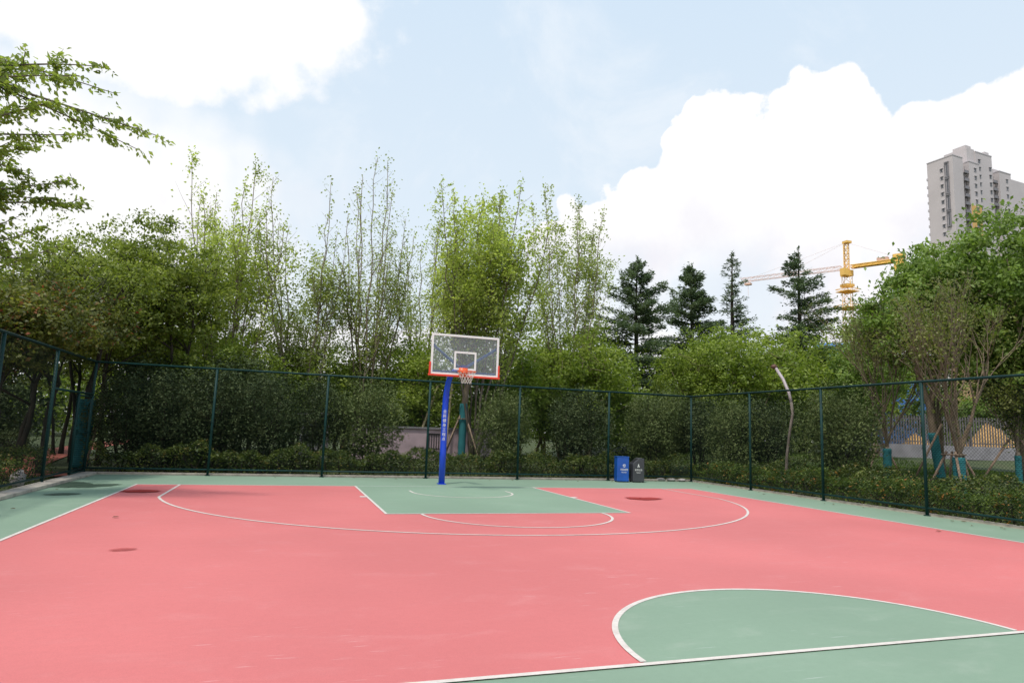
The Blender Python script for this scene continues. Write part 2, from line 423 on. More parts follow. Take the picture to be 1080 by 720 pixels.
strip('centre_arc', semic(0, -CL+h, RC, .01, math.pi-.01), .05, LZ, LINE)
for sx_ in (-1, 1):
    sheet('lane_mark', [(sx_*(KW+h), -2.55), (sx_*(KW+h), -2.75), (sx_*(KW+h+.13), -2.75), (sx_*(KW+h+.13), -2.55)][::sx_], LZ, LINE)
# damp stains on the pink, darker soft-edged patches on the green
def patch_mat(name, c, amt):
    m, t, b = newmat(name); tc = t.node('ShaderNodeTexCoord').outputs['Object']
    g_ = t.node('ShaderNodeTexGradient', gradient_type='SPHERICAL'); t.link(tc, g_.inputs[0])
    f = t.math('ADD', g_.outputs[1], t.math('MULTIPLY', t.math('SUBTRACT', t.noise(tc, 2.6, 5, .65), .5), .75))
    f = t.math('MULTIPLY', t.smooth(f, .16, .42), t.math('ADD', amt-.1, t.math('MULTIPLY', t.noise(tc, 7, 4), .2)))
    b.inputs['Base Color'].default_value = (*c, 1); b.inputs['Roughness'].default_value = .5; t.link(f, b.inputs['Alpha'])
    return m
DAMPP = patch_mat('damp_pink', (.34, .018, .012), 1.0); DARKG = patch_mat('dark_green_patch', (.05, .085, .055), .9); DAMPL = patch_mat('faint_damp_pink', (.40, .05, .045), .6)
def soft_patch(x, y, rx, ry, z, m, rz=0):
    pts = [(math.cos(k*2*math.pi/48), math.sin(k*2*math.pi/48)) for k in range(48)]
    o = sheet('dark_patch', pts, 0, m); o.location = (x, y, z); o.scale = (rx, ry, 1); o.rotation_euler.z = rz
soft_patch(-7.02, -1.72, .50, .42, .016, DAMPP, .2)
soft_patch(4.15, -2.92, .42, .50, .016, DAMPP, .6)
soft_patch(4.45, -2.92, .32, .46, .0175, DAMPP, 1.9)
soft_patch(-5.93, -8.72, .20, .12, .016, DAMPL, .3)
soft_patch(-8.72, -.2, .60, 1.05, .004, DARKG, .1)
soft_patch(-8.15, -.42, .80, .45, .005, DARKG, 1.0)
soft_patch(-8.28, -2.33, .42, .32, .004, DARKG, .5)
# concrete kerbs
kb = MB(); kb.box((-9.08, -13.0, .035), (.34, 31.8, .07)); tag(kb.build('kerb', CONC, bevel=.01), kind='structure')
kb = MB(); kb.box((.17, 3.06, .015), (18.9, .16, .09)); tag(kb.build('kerb', CONC, bevel=.01), kind='structure')
kb = MB(); kb.box((9.60, -13.4, .012), (.15, 32.8, .08)); tag(kb.build('kerb', CONC, bevel=.01), kind='structure')
# red rubber path outside the gate, running back behind the trees
pth = [(-9.9, 2.2), (-11.5, 4.2), (-12.3, 8), (-13.2, 14), (-14.0, 24), (-13.8, 34), (-11.5, 44), (-5, 50)]
pv = []; 
for i in range(len(pth)*6-5):
    k = i/6; a = int(min(k, len(pth)-2)); f_ = k-a
    pv.append((pth[a][0]*(1-f_)+pth[a+1][0]*f_, pth[a][1]*(1-f_)+pth[a+1][1]*f_))
strip('path', pv, 1.7, -.012, REDPATH)

# ------------------------------------------------------------------ fences
FH = 3.0
def fence(name, A, B, posts, label, skip=None, mesh_from=0):
    A = Vector(A); B = Vector(B); d = (B-A); L = d.length; d.normalize(); nrm = Vector((-d.y, d.x, 0))
    root = empty(name, (A.x, A.y, 0), 0, label, 'fence', 'chain link fences round the court')
    loc = lambda s, z, o=0: tuple(d*s + nrm*o + Vector((0, 0, z)))
    for s in posts:
        m = MB(); m.tube([loc(s, -.05), loc(s, FH-.02)], .036, 10)
        m.tube([loc(s, .005), loc(s, .02)], .075, 10); m.build('post', FENCE, root, True)
        for z in (.6, 1.5, 2.4):
            mm = MB(); mm.tube([loc(s-.05, z, -.038), loc(s+.05, z, -.038)], .008, 6); 
            if z == 1.5: mm.build('clamp', FENCE, root)
    m = MB(); m.tube([loc(-.03, FH), loc(L+.03, FH)], .03, 10); m.build('top_rail', FENCE, root, True)
    m = MB(); m.tube([loc(-.0, .17), loc(L, .17)], .024, 10); m.build('bottom_rail', FENCE, root, True)
    m = MB(); p = .075; z0, z1 = .17, FH-.01; H = z1-z0; rw = .0024
    segs = [(0, L, z0, z1)] if not skip else skip
    for (s0, s1, za, zb) in segs:
        hh = zb-za; k = s0-hh
        while k < s1:
            a0 = max(k, s0); a1 = min(k+hh, s1)
            if a1-a0 > .02:
                n = max(1, int((a1-a0)/.6))
                m.tube([loc(a0+(a1-a0)*i/n, za+(a0-k)+(a1-a0)*i/n, .002) for i in range(n+1)], rw, 3, False)
                m.tube([loc(a0+(a1-a0)*i/n, zb-(a0-k)-(a1-a0)*i/n, -.003) for i in range(n+1)], rw, 3, False)
            k += p
    m.build('chain_link_mesh', WIRE, root)
    return root, loc
XF, XG, YFN = -9.22, 9.5, 2.9
fence('back_fence', (XF, YFN, 0), (XG, YFN, 0), [3.02, 6.1, 9.2, 12.2, 15.45], 'green chain link fence behind the hoop, in front of the dark shrubs')
fence('right_fence', (XG, YFN, 0), (XG, -26, 0), [0, 3.2, 6.15, 9.2, 12.3, 15.4, 18.5, 21.6, 24.7, 27.8], 'green chain link fence along the right sideline, beside the flowering hedge')
gate_s = 2.9-1.62
lf, lloc = fence('left_fence', (XF, YFN, 0), (XF, -26, 0), [0, 3.25, 6.3, 9.4, 12.5, 15.6, 18.7, 21.8, 24.9, 28], 'dark chain link fence along the left edge, with the gate in it',
      skip=[(0, 3.25, 2.16, FH-.01), (gate_s, 3.25, .17, 2.1), (3.25, 28.9, .17, FH-.01)])
m = MB(); m.tube([lloc(0, 2.12), lloc(3.25, 2.12)], .03, 10); m.build('transom', FENCE, lf, True)
m = MB(); m.tube([lloc(gate_s, -.02), lloc(gate_s, 2.1)], .036, 10); m.build('gate_post', FENCE, lf, True)
g = empty('metal_gate', (XF, YFN, 0), 0, 'narrow dark mesh gate in the left fence next to the corner post', 'gate')
m = MB()
for a, b in (((0, -.07, .1), (0, -.07, 2.05)), ((0, -1.2, .1), (0, -1.2, 2.05)), ((0, -.07, .1), (0, -1.2, .1)), ((0, -.07, 2.05), (0, -1.2, 2.05)), ((0, -.07, 1.1), (0, -1.2, 1.1))):
    m.tube([a, b], .022, 8)
m.build('gate_frame', FENCE, g, True)
m = MB(); k = -1.95
while k < 1.13:
    a0 = max(k, 0); a1 = min(k+1.95, 1.13)
    if a1-a0 > .02:
        m.tube([(.003, -.07-a0, .1+(a0-k)), (.003, -.07-a1, .1+(a1-k))], .0024, 3, False)
        m.tube([(-.003, -.07-a0, 2.05-(a0-k)), (-.003, -.07-a1, 2.05-(a1-k))], .0024, 3, False)
    k += .075
m.build('gate_mesh', WIRE, g)
m = MB(); m.box((.03, -1.14, 1.12), (.03, .06, .14)); m.tube([(.05, -1.14, 1.14), (.09, -1.14, 1.14), (.09, -1.04, 1.14)], .009, 6); m.build('latch', FENCE, g)

# ------------------------------------------------------------------ text
def text_mesh(name, body, size, mat, parent, M4, depth=.002, spacing=1, align='CENTER'):
    c = bpy.data.curves.new(name, 'FONT'); c.body = body; c.size = size; c.align_x = align; c.align_y = 'CENTER'; c.extrude = depth; c.space_line = spacing
    o = bpy.data.objects.new(name, c); col.objects.link(o)
    dg = bpy.context.evaluated_depsgraph_get(); dg.update()
    me = bpy.data.meshes.new_from_object(o.evaluated_get(dg))
    bpy.data.objects.remove(o); me.transform(M4)
    me.materials.clear()
    return link_mesh(name, me, mat, parent)

# ------------------------------------------------------------------ basketball hoop
hp = empty('basketball_hoop', (0.02, .85, 0), 0, 'outdoor basketball hoop on a curved blue post with clear backboard', 'basketball hoop')
def bez(p0, p1, p2, p3, n=10):
    return [tuple(np.array(p0)*(1-k)**3 + 3*np.array(p1)*k*(1-k)**2 + 3*np.array(p2)*k*k*(1-k) + np.array(p3)*k**3) for k in [i/n for i in range(n+1)]]
m = MB(); path = [(0, 0, 0), (0, 0, .9), (0, 0, 1.9)] + bez((0, 0, 2.05), (0, 0, 2.75), (0, -.35, 3.08), (0, -1.05, 3.12), 16)
m.tube(path, [.088, .088, .088]+[.088-.02*i/16 for i in range(17)], 24); m.build('post', BLUE, hp, True)
m = MB(); m.box((0, 0, .012), (.22, .22, .016)); 
bp = m.build('base_plate', BLUE, hp, bevel=.004)
for sx_ in (-1, 1):
    for sy_ in (-1, 1): m = MB(); m.tube([(sx_*.094, sy_*.094, .01), (sx_*.094, sy_*.094, .03)], .012, 6); m.build('bolt', STEELB, bp)
ROT = Matrix.Rotation(R(-14), 4, 'Z')
for i, ch in enumerate('全民健身工程点'):
    text_mesh('lettering', ch, .105, WHITE, hp, ROT @ Matrix.Translation((0, -.0895, 2.02-.128*i)) @ Matrix.Rotation(R(90), 4, 'X'))
BY = -2.025    # board plane, relative to the post
bb = empty('backboard', (0, BY, 0)); bb.parent = hp
# parts of the board are sub-parts
m = MB(); m.box((0, 0, 3.425), (1.74, .012, .99)); m.build('pane', GLASS, bb)
m = MB(); W2, z0, z1, b_ = .9, 2.9, 3.95, .055
m.box((0, 0, z1-b_/2), (1.8, .034, b_)); m.box((0, 0, z0+b_/2), (1.8, .034, b_))
for s in (-1, 1): m.box((s*(W2-b_/2), 0, (z0+z1)/2), (b_, .034, z1-z0-2*b_))
m.build('frame', WHITE, bb, bevel=.004)
m = MB()
m.box((0, -.009, 3.05+.45), (.59, .004, .05)); m.box((0, -.009, 3.07), (.59, .004, .05))
for s in (-1, 1): m.box((s*.27, -.009, 3.285), (.05, .004, .38))
m.build('target_square', WHITE, bb)
m = MB(); pr = .05
m.box((0, 0, z0-pr/2+.012), (1.8+.1, .07, pr)); 
for s in (-1, 1): m.box((s*(W2+.012), 0, z0+.165), (.045, .07, .33-.026))
m.build('padding', RED, bb, bevel=.012)
m = MB()
m.box((0, .035, 2.99), (1.66, .03, .05)); 
for s in (-1, 1):
    m.bar((s*.03, .28, 3.10), (s*.83, .03, 3.64), .075); m.box((s*.83, .028, 3.64), (.06, .02, .1))
m.build('brace', STEELB, hp).location = (0, BY, 0)
m = MB(); m.box((0, .14, 3.10), (.16, .26, .16)); m.build('mounting_bracket', BLUE, hp, bevel=.01).location = (0, BY, 0)
rim = empty('rim', (-.05, BY-.02, -.07)); rim.parent = hp
m = MB(); RR = .235; cyr = -.15-RR
ring = [(RR*math.cos(a), cyr+RR*math.sin(a), 3.05) for a in [k*2*math.pi/36 for k in range(37)]]
m.tube(ring, .011, 8, False); m.box((0, -.03, 3.06), (.22, .04, .22)); m.box((0, -.10, 3.046), (.11, .15, .02))
for s in (-1, 1): m.bar((s*.05, -.02, 2.97), (s*.15, cyr+.17, 3.045), .016); m.bar((s*.06, -.03, 3.05), (s*.17, cyr+.16, 3.05), .018)
m.build('ring', RIM, rim, True)
m = MB(); NS = 12; lv = [(RR-.005, 3.04), (.19, 2.96), (.15, 2.88), (.12, 2.81), (.125, 2.75)]
for k in range(NS):
    for s in (-1, 1):
        pts = []
        for j, (rr_, zz) in enumerate(lv):
            a = (k+s*.5*j)*2*math.pi/NS; pts.append((rr_*math.cos(a), cyr+rr_*math.sin(a), zz))
        m.tube(pts, .0038, 4, False)
m.build('net', NETM, rim)

# ------------------------------------------------------------------ litter bins
def bin_(name, label, x, y, rz, mat, kind, icon, lines):
    b = empty(name, (x, y, 0), rz, label, 'litter bin', 'pair of litter bins by the back fence')
    prof = [(-.23, -.19), (.23, -.19), (.23, .19), (-.23, .19)]
    H0 = .84; b.scale = (.86, .9, .97)
    m = MB()
    if kind == 0:
        prf = [(-.19, .03), (.19, .03), (.19, H0), (-.19, H0)]
        m.prism([(a, c) for a, c in prf], -.235, .235, lambda a, c, k: (k, a, c))
    else:
        prf = [(-.235, .03), (.235, .03), (.235, H0-.03), (.05, H0), (-.2, H0-.17), (-.235, H0-.22)]
        m.prism(prf, -.19, .19, lambda a, c, k: (a, k, c))
    m.build('body', mat, b, bevel=.018)
    for sx_ in (-1, 1):
        for sy_ in (-1, 1): m = MB(); m.box((sx_*.19, sy_*.15, .015), (.05, .05, .03)); m.build('foot', DARK, b)
    m = MB()
    if kind == 0: m.box((0, 0, H0+.012), (.49, .40, .024)); m.build('lid', mat, b, bevel=.01)
    else:
        m.box((-.1, 0, H0-.095), (.22, .26, .012), Matrix.Rotation(R(-34), 3, 'Y')); m.build('chute_opening', DARK, b)
    RX = Matrix.Rotation(R(90), 4, 'X'); ox = .04 if kind == 0 else -.01
    # recycling mark of three arrows, or a bin mark
    m = MB()
    if icon == 'recycle':
        for k in range(3):
            a = k*2*math.pi/3+math.pi/2
            P = [(ox+.05*math.cos(a+o), .56+.05*math.sin(a+o)) for o in (.25, 1.75)]
            (xa, za), (xb, zb) = P
            ddx, ddz = xb-xa, zb-za; l = math.hypot(ddx, ddz); ux, uz = ddx/l, ddz/l; nx_, nz_ = -uz, ux
            m.quad((xa-nx_*.011, -.194, za-nz_*.011), (xb-ux*.02-nx_*.011, -.194, zb-uz*.02-nz_*.011), (xb-ux*.02+nx_*.011, -.194, zb-uz*.02+nz_*.011), (xa+nx_*.011, -.194, za+nz_*.011))
            m.quad((xb-ux*.02-nx_*.024, -.194, zb-uz*.02-nz_*.024), (xb+ux*.012, -.194, zb+uz*.012), (xb+ux*.012, -.194, zb+uz*.012), (xb-ux*.02+nx_*.024, -.194, zb-uz*.02+nz_*.024))
    else:
        m.prism([(ox, .64), (ox-.045, .51), (ox-.018, .51), (ox, .575), (ox+.018, .51), (ox+.045, .51)], -.194, -.192, lambda a, c, k: (a, k, c))
    m.build('emblem', WHITE, b)
    for i, (s_, sz) in enumerate(lines):
        text_mesh('lettering', s_, sz, WHITE, b, Matrix.Translation((ox, -.1935, .42-.085*i)) @ RX, .001)
    return b
pb = at(655.5, 496, 2.45); pg = at(670.5, 496, 2.43)
bin_('recycling_bin', 'blue square recycling bin with flat lid, left of the grey bin', pb[0], 2.45, R(-10), BINBLUE, 0, 'recycle', [('可回收物', .078), ('Recyclable', .05)])
bin_('litter_bin', 'dark grey litter bin with sloped chute top, right of the blue bin', pg[0]+.02, 2.40, R(-6), BINGREY, 1, 'mark', [('其他垃圾', .078), ('Residual', .05)])

# ------------------------------------------------------------------ vegetation builders
def rnd_dirs(rs, n):
    d = rs.normal(size=(n, 3)); return norm(d)
def env_points(rs, env, n, shell=.45):
    vol = np.array([e[3]*e[4]*e[5] for e in env]); idx = rs.choice(len(env), n, p=vol/vol.sum())
    d = rnd_dirs(rs, n); ph = rs.uniform(0, 6.28, 6)
    azm = np.arctan2(d[:, 1], d[:, 0])
    lump = 1+.13*np.sin(3*azm+ph[0]+2*d[:, 2])+.10*np.sin(5*azm+ph[1])*np.cos(4*d[:, 2]+ph[2])
    rr = rs.uniform(0, 1, n)**shell*lump
    e = np.array(env)[idx]
    return e[:, :3]+d*rr[:, None]*e[:, 3:6]
def clump_leaves(rs, cen, per, rad, flat=.7):
    k = np.maximum(3, (per*rs.uniform(.45, 1.5, len(cen))).astype(int)); c = np.repeat(cen, k, 0)
    r_ = np.repeat(rad*rs.uniform(.6, 1.35, len(cen)), k)
    o = rs.normal(size=c.shape)*.5; o[:, 2] *= flat
    return c+o*r_[:, None], norm(o)
def limb(m, a, b, ra, rb, rs, sag=.12, n=5, sides=5):
    a = np.array(a); b = np.array(b); L = np.linalg.norm(b-a); mid = (a+b)/2+np.array([0, 0, sag*L])+rs.normal(size=3)*L*.06
    pts = [tuple(a*(1-k)**2+2*mid*k*(1-k)+b*k*k) for k in [i/n for i in range(n+1)]]
    m.tube(pts, [ra+(rb-ra)*i/n for i in range(n+1)], sides)
    return pts
def broadleaf(name, base, env, seed, leafmat, barkmat, clumps=120, per=60, crad=.5, lsize=.11, trunk_r=.12, trunk_h=2., stems=1, limbs=16, shell=.45, flat=.7, elong=1.9, droop=.15, up=.7, twigs=40, top_frac=.8):
    """tree: base is where the trunk meets the soil; env are crown ellipsoids relative to base"""
    rs = np.random.RandomState(seed)
    root = empty(name, base)
    cen = env_points(rs, env, clumps, shell)
    tz = max(e[2]+e[5] for e in env)
    m = MB(); axes = []
    cxy = np.array([np.mean([e[0] for e in env]), np.mean([e[1] for e in env])])
    for s in range(stems):
        a = rs.uniform(0, 6.28); sp = 0 if stems == 1 else .12+.1*rs.rand()
        tip = np.array([cxy[0], cxy[1], tz*top_frac])+np.array([math.cos(a), math.sin(a), 0])*(0 if stems == 1 else env[0][3]*.5*rs.uniform(.5, 1))
        b0 = np.array([math.cos(a)*sp, math.sin(a)*sp, -.1]); n = 9
        pts = []
        for i in range(n+1):
            k = i/n; p = b0*(1-k)+tip*k
            p[:2] = b0[:2]+(tip[:2]-b0[:2])*k**1.5
            p[:2] += rs.normal(size=2)*.045*(k > 0)*(1 if stems == 1 else 1.3)
            pts.append(p)
        r_ = trunk_r if stems == 1 else trunk_r*rs.uniform(.5, .8)
        m.tube([tuple(p) for p in pts], [r_*1.25]+[r_*(1-.85*(i/n)**.9) for i in range(1, n+1)], 8)
        axes.append(np.array(pts))
    lp = []
    sel = rs.permutation(len(cen))[:limbs]
    for i in sel:
        c = cen[i]; ax = axes[rs.randint(len(axes))]
        zt = max(trunk_h*.75, min(tz*top_frac*.93, c[2]-.5*np.linalg.norm(c[:2]-cxy)-.1))
        k = np.argmin(np.abs(ax[:, 2]-zt)); st = ax[k]
        lr = max(.018, trunk_r*.42*(1-k/11))
        lp += [np.array(p) for p in limb(m, st, c, lr, .008, rs)][1:]
    lp = np.array(lp)
    for i in rs.permutation(len(cen))[:twigs]:
        c = cen[i]; j = np.argmin(np.linalg.norm(lp-c, axis=1)); limb(m, lp[j], c, .014, .005, rs, .05, 3, 4)
    m.build('trunk', barkmat, root, True)
    pts, dirs = clump_leaves(rs, cen, per, crad, flat)
    leaf_mesh('crown', pts, lsize, leafmat, root, rs, elong, None, up, .35, droop+.25, ndirs=dirs)
    return root
def poplar(name, base, H, spread, nst, seed, leafmat, barkmat, dens, lsize=.10, z0=.28, tuft=1., rad=.05, twl=1., lean=(0, 0), fill=1., hv=.72, env=None, ncl=0, per=45):
    rs = np.random.RandomState(seed); root = empty(name, base); m = MB(); P = []; D = []; axall = []
    for s in range(nst):
        a = 6.28*(s+rs.uniform(-.4, .4))/nst; sp = spread*rs.uniform(.25, 1)
        h_ = H*(rs.uniform(hv, 1.0) if s else 1.0); 
        if s == 0: sp *= .25
        n = 12; ax = []
        for i in range(n+1):
            k = i/n; o = sp*(1.25*k**1.1-.25*k**4); w_ = rs.normal(size=2)*.05*(i > 0)
            ax.append(np.array([math.cos(a)*(.1+o)+lean[0]*k+w_[0], math.sin(a)*(.1+o)+lean[1]*k+w_[1], -.1+h_*k]))
        m.tube([tuple(p) for p in ax], [rad*rs.uniform(.8, 1.3)*(1-.84*i/n)+.004 for i in range(n+1)], 6)
        axs = [(np.array(ax), z0+rs.uniform(0, .1))]
        for q in range(2):                     # forks
            i = rs.randint(3, 8); a2 = a+rs.uniform(-1.6, 1.6); L2 = h_*rs.uniform(.28, .45)*(1-i/16); d2 = np.array([math.cos(a2)*.38, math.sin(a2)*.38, 1.0]); st_ = axs[0][0][i]
            bx = np.array([st_+d2*L2*(j/n)+np.array([0, 0, .02*L2*math.sin(j)])+np.append(rs.normal(size=2)*.03*(j > 0), 0) for j in range(n+1)])
            m.tube([tuple(p) for p in bx], [rad*.5*(1-.85*j/n)+.003 for j in range(n+1)], 4, False); axs.append((bx, .15))
        axall += [q[0] for q in axs]
        for ax, k in axs:
         hb = h_ if ax is axs[0][0] else h_*.4
         while k < .985:
            i = min(int(k*n), n-1); f_ = k*n-i; p = ax[i]*(1-f_)+ax[i+1]*f_
            az_ = rs.uniform(0, 6.28); L = (.28+1.25*max(0., 1-(abs(k-.42)/.58)**3)*(1 if hb == h_ else .7)**.9)*rs.uniform(.45, 1.2)*twl
            dv = np.array([math.cos(az_)*.9, math.sin(az_)*.9, .75+.6*rs.rand()]); dv /= np.linalg.norm(dv)
            e = p+dv*L; q = p+dv*L*.55+np.array([0, 0, -.03*L]); 
            m.tube([tuple(p), tuple(q), tuple(e)], [.009, .006, .0025], 3, False)
            dd = dens(min(1, max(0, (p[2])/H)))*fill*rs.choice([.25, .7, 1.1, 1.9])
            nl = rs.poisson(max(.01, dd*(10+26*L)))
            if nl:
                kk = rs.uniform(.15, 1.05, nl)[:, None]
                P.append(p+dv*L*kk+rs.normal(size=(nl, 3))*(.06+.10*L)); D.append(np.tile(dv, (nl, 1))+rs.normal(size=(nl, 3))*.7)
            k += rs.uniform(.5, 1.5)*.34/hb
        for ax, k in axs:
         nt = int(22*tuft*rs.uniform(.5, 1.4))
         if nt: P.append(ax[-1]+rs.normal(size=(nt, 3))*np.array([.09, .09, .28])+[0, 0, -.1]); D.append(rs.normal(size=(nt, 3)))
    if env:
        e_ = [(q[0], q[1], q[2]*H, q[3], q[4], q[5]*H) for q in env]; cen = env_points(rs, e_, ncl, .5); allax = np.concatenate([a_ for a_ in axall])
        for c in cen:
            low = allax[allax[:, 2] < c[2]-.25]; low = low if len(low) else allax
            p = low[np.argmin(np.linalg.norm((low-c)*np.array([1, 1, .55]), axis=1))]; limb(m, p, c, .014, .004, rs, .04, 3, 4)
        a_, b_ = clump_leaves(rs, cen, per, .42, .95); P.append(a_); D.append(b_)
    m.build('trunk', barkmat, root, True)
    leaf_mesh('crown', np.concatenate(P), lsize, leafmat, root, rs, 1.6, np.concatenate(D), .5, .35, .35)
    return root
def cedar(name, base, H, Rm, seed, zmin=.12, dens=1., slim=1.):
    rs = np.random.RandomState(seed); root = empty(name, base); m = MB(); P = []; D = []
    m.tube([(0, 0, -.1), (.03, 0, H*.4), (-.02, .02, H*.75), (0, 0, H)], [.02*H, .014*H, .007*H, .012], 8)
    z = H*zmin
    while z < H*.985:
        tt = (z-H*zmin)/(H*(1-zmin)); 
        for b in range(rs.randint(2, 5)):
            a = rs.uniform(0, 6.28); L = Rm*((1-tt)**.85)*rs.choice([.35, .6, .8, 1., 1.15])*rs.uniform(.85, 1.1)+.18
            rise = rs.uniform(-.05, .2)+.5*tt; n = 6; pts = []
            for i in range(n+1):
                k = i/n; pts.append(np.array([math.cos(a)*L*k, math.sin(a)*L*k, z+L*(rise*k-.30*k*k*(1-tt*.8))]))
            m.tube([tuple(p) for p in pts], [.022*(1-i/n)*(.4+L/Rm)+.004 for i in range(n+1)], 4, False)
            pts = np.array(pts); nl = int(170*L*dens*rs.uniform(.6, 1.3))
            kk = rs.uniform(.12, 1.03, nl); ii = np.minimum((kk*n).astype(int), n-1); ff = (kk*n-ii)[:, None]
            c = pts[ii]*(1-ff)+pts[ii+1]*ff
            side = np.array([-math.sin(a), math.cos(a), 0]); sw = rs.normal(size=nl)*(.30*L*(1-kk*.75)*.55+.05)
            c = c+side*sw[:, None]+np.array([math.cos(a), math.sin(a), 0])*(np.abs(sw)*.45)[:, None]
            c[:, 2] += rs.normal(size=nl)*.085-np.abs(sw)*.2-.04
            P.append(c); D.append(np.tile(np.array([math.cos(a), math.sin(a), .15]), (nl, 1))+side*np.sign(sw)[:, None]*.7)
        z += H*.017*rs.uniform(.7, 1.5)/max(.6, slim)
    nl = 40; P.append(np.stack([rs.normal(size=nl)*.04, rs.normal(size=nl)*.04, H-rs.uniform(-.1, .8, nl)], 1)); D.append(np.tile([0, 0, 1.], (nl, 1)))
    m.build('trunk', BARK_DARK, root, True)
    leaf_mesh('crown', np.concatenate(P), .19, L_CEDAR, root, rs, 3.0, np.concatenate(D), .8, .4, 0, .1, .75)
    return root
def vase(name, base, H, seed, leafmat, barkmat, rad=.1, depth=5, spread=.42, leaves=6, lsize=.09, nmain=5, th=.9, lean=(0, 0), jit=.35):
    """vase shaped tree: a short trunk splitting again and again into bare upright twigs"""
    rs = np.random.RandomState(seed); root = empty(name, base); m = MB(); P = []; D = []
    def rec(p, d, L, r_, lv):
        n = 3; pts = [p]; dd = d.copy()
        for i in range(n):
            dd = dd+rs.normal(size=3)*.10+np.array([0, 0, .07]); dd /= np.linalg.norm(dd); pts.append(pts[-1]+dd*L/n)
        m.tube([tuple(q) for q in pts], [r_*(1-.35*i/n) for i in range(n+1)], 7 if lv == 0 else (5 if lv < 3 else 3), False)
        if lv >= 1 and leaves:
            nl = rs.poisson(leaves*1.6 if lv < 5 else leaves*2.0)
            if nl:
                kk = rs.uniform(0, 1, nl)[:, None]; P.append(pts[1]*(1-kk)+pts[-1]*kk+rs.normal(size=(nl, 3))*jit*.4); D.append(rs.normal(size=(nl, 3))+dd)
        if lv < depth and not (lv > 2 and rs.rand() < .16):
            for c in range(nmain if lv == 0 else rs.randint(2, 4)):
                s_ = spread*(1 if lv else 1.2); nd = dd+rs.normal(size=3)*s_*np.array([1, 1, .45])
                if lv == 0:
                    a = 6.28*(c+rs.uniform(-.3, .3))/nmain; nd = np.array([math.cos(a)*s_, math.sin(a)*s_, 1.])
                nd /= np.linalg.norm(nd)
                rec(pts[-1] if c < 2 or lv == 0 else pts[-2], nd, L0*(.82**(lv))*rs.uniform(.5, 1.5), r_*.62, lv+1)
    L0 = (H-th)/3.4
    d0 = np.array([lean[0], lean[1], 1.]); d0 /= np.linalg.norm(d0)
    # the trunk itself
    m.tube([(0, 0, -.1), tuple(d0*th*.5), tuple(d0*th)], [rad*1.2, rad, rad*.95], 10)
    for c in range(nmain):
        a = 6.28*(c+rs.uniform(-.3, .3))/nmain; nd = np.array([math.cos(a)*spread*rs.uniform(.5, 1.5)+lean[0], math.sin(a)*spread*rs.uniform(.5, 1.5)+lean[1], 1.]); nd /= np.linalg.norm(nd)
        rec(d0*th, nd, L0*rs.uniform(.8, 1.25), rad*.6, 1)
    m.build('trunk', barkmat, root, True)
    if P: leaf_mesh('crown', np.concatenate(P), lsize, leafmat, root, rs, 1.8, np.concatenate(D), .6)
    return root
def wrap_on(root, r_, z0, z1, dx=0, dy=0, lean=(0, 0)):
    m = MB(); n = 14
    m.tube([(dx+lean[0]*k, dy+lean[1]*k, z0+(z1-z0)*k) for k in [i/n for i in range(n+1)]], [r_*(1+.05*math.sin(i*2.1)) for i in range(n+1)], 14)
    return m.build('trunk_wrap', TEAL, root, True)
def shrub(name, base, rx, ry, H, seed, leafmat, n=5200, lsize=.085, stems=5, z0=.35):
    rs = np.random.RandomState(seed); root = empty(name, base); m = MB()
    cz = (H+z0)/2; rz = (H-z0)/2
    cen = env_points(rs, [(0, 0, cz, rx*.93, ry*.93, rz*.95)], n//26, .28)
    for s in range(stems):
        a = 6.28*s/stems+rs.uniform(-.4, .4); e = np.array([math.cos(a)*rx*.5, math.sin(a)*ry*.5, H*.7])
        limb(m, (math.cos(a)*.08, math.sin(a)*.08, -.05), e, .035, .01, rs, .1)
    for i in range(22): 
        c = cen[rs.randint(len(cen))]; limb(m, (c[0]*.2, c[1]*.2, H*.3), c, .016, .005, rs, .1, 3, 4)
    m.build('stem', BARK_DARK, root, True)
    pts, dirs = clump_leaves(rs, cen, 26, .34, .8)
    leaf_mesh('foliage', pts, lsize, leafmat, root, rs, 2.2, None, .6, .35, .2, ndirs=dirs)
    return root
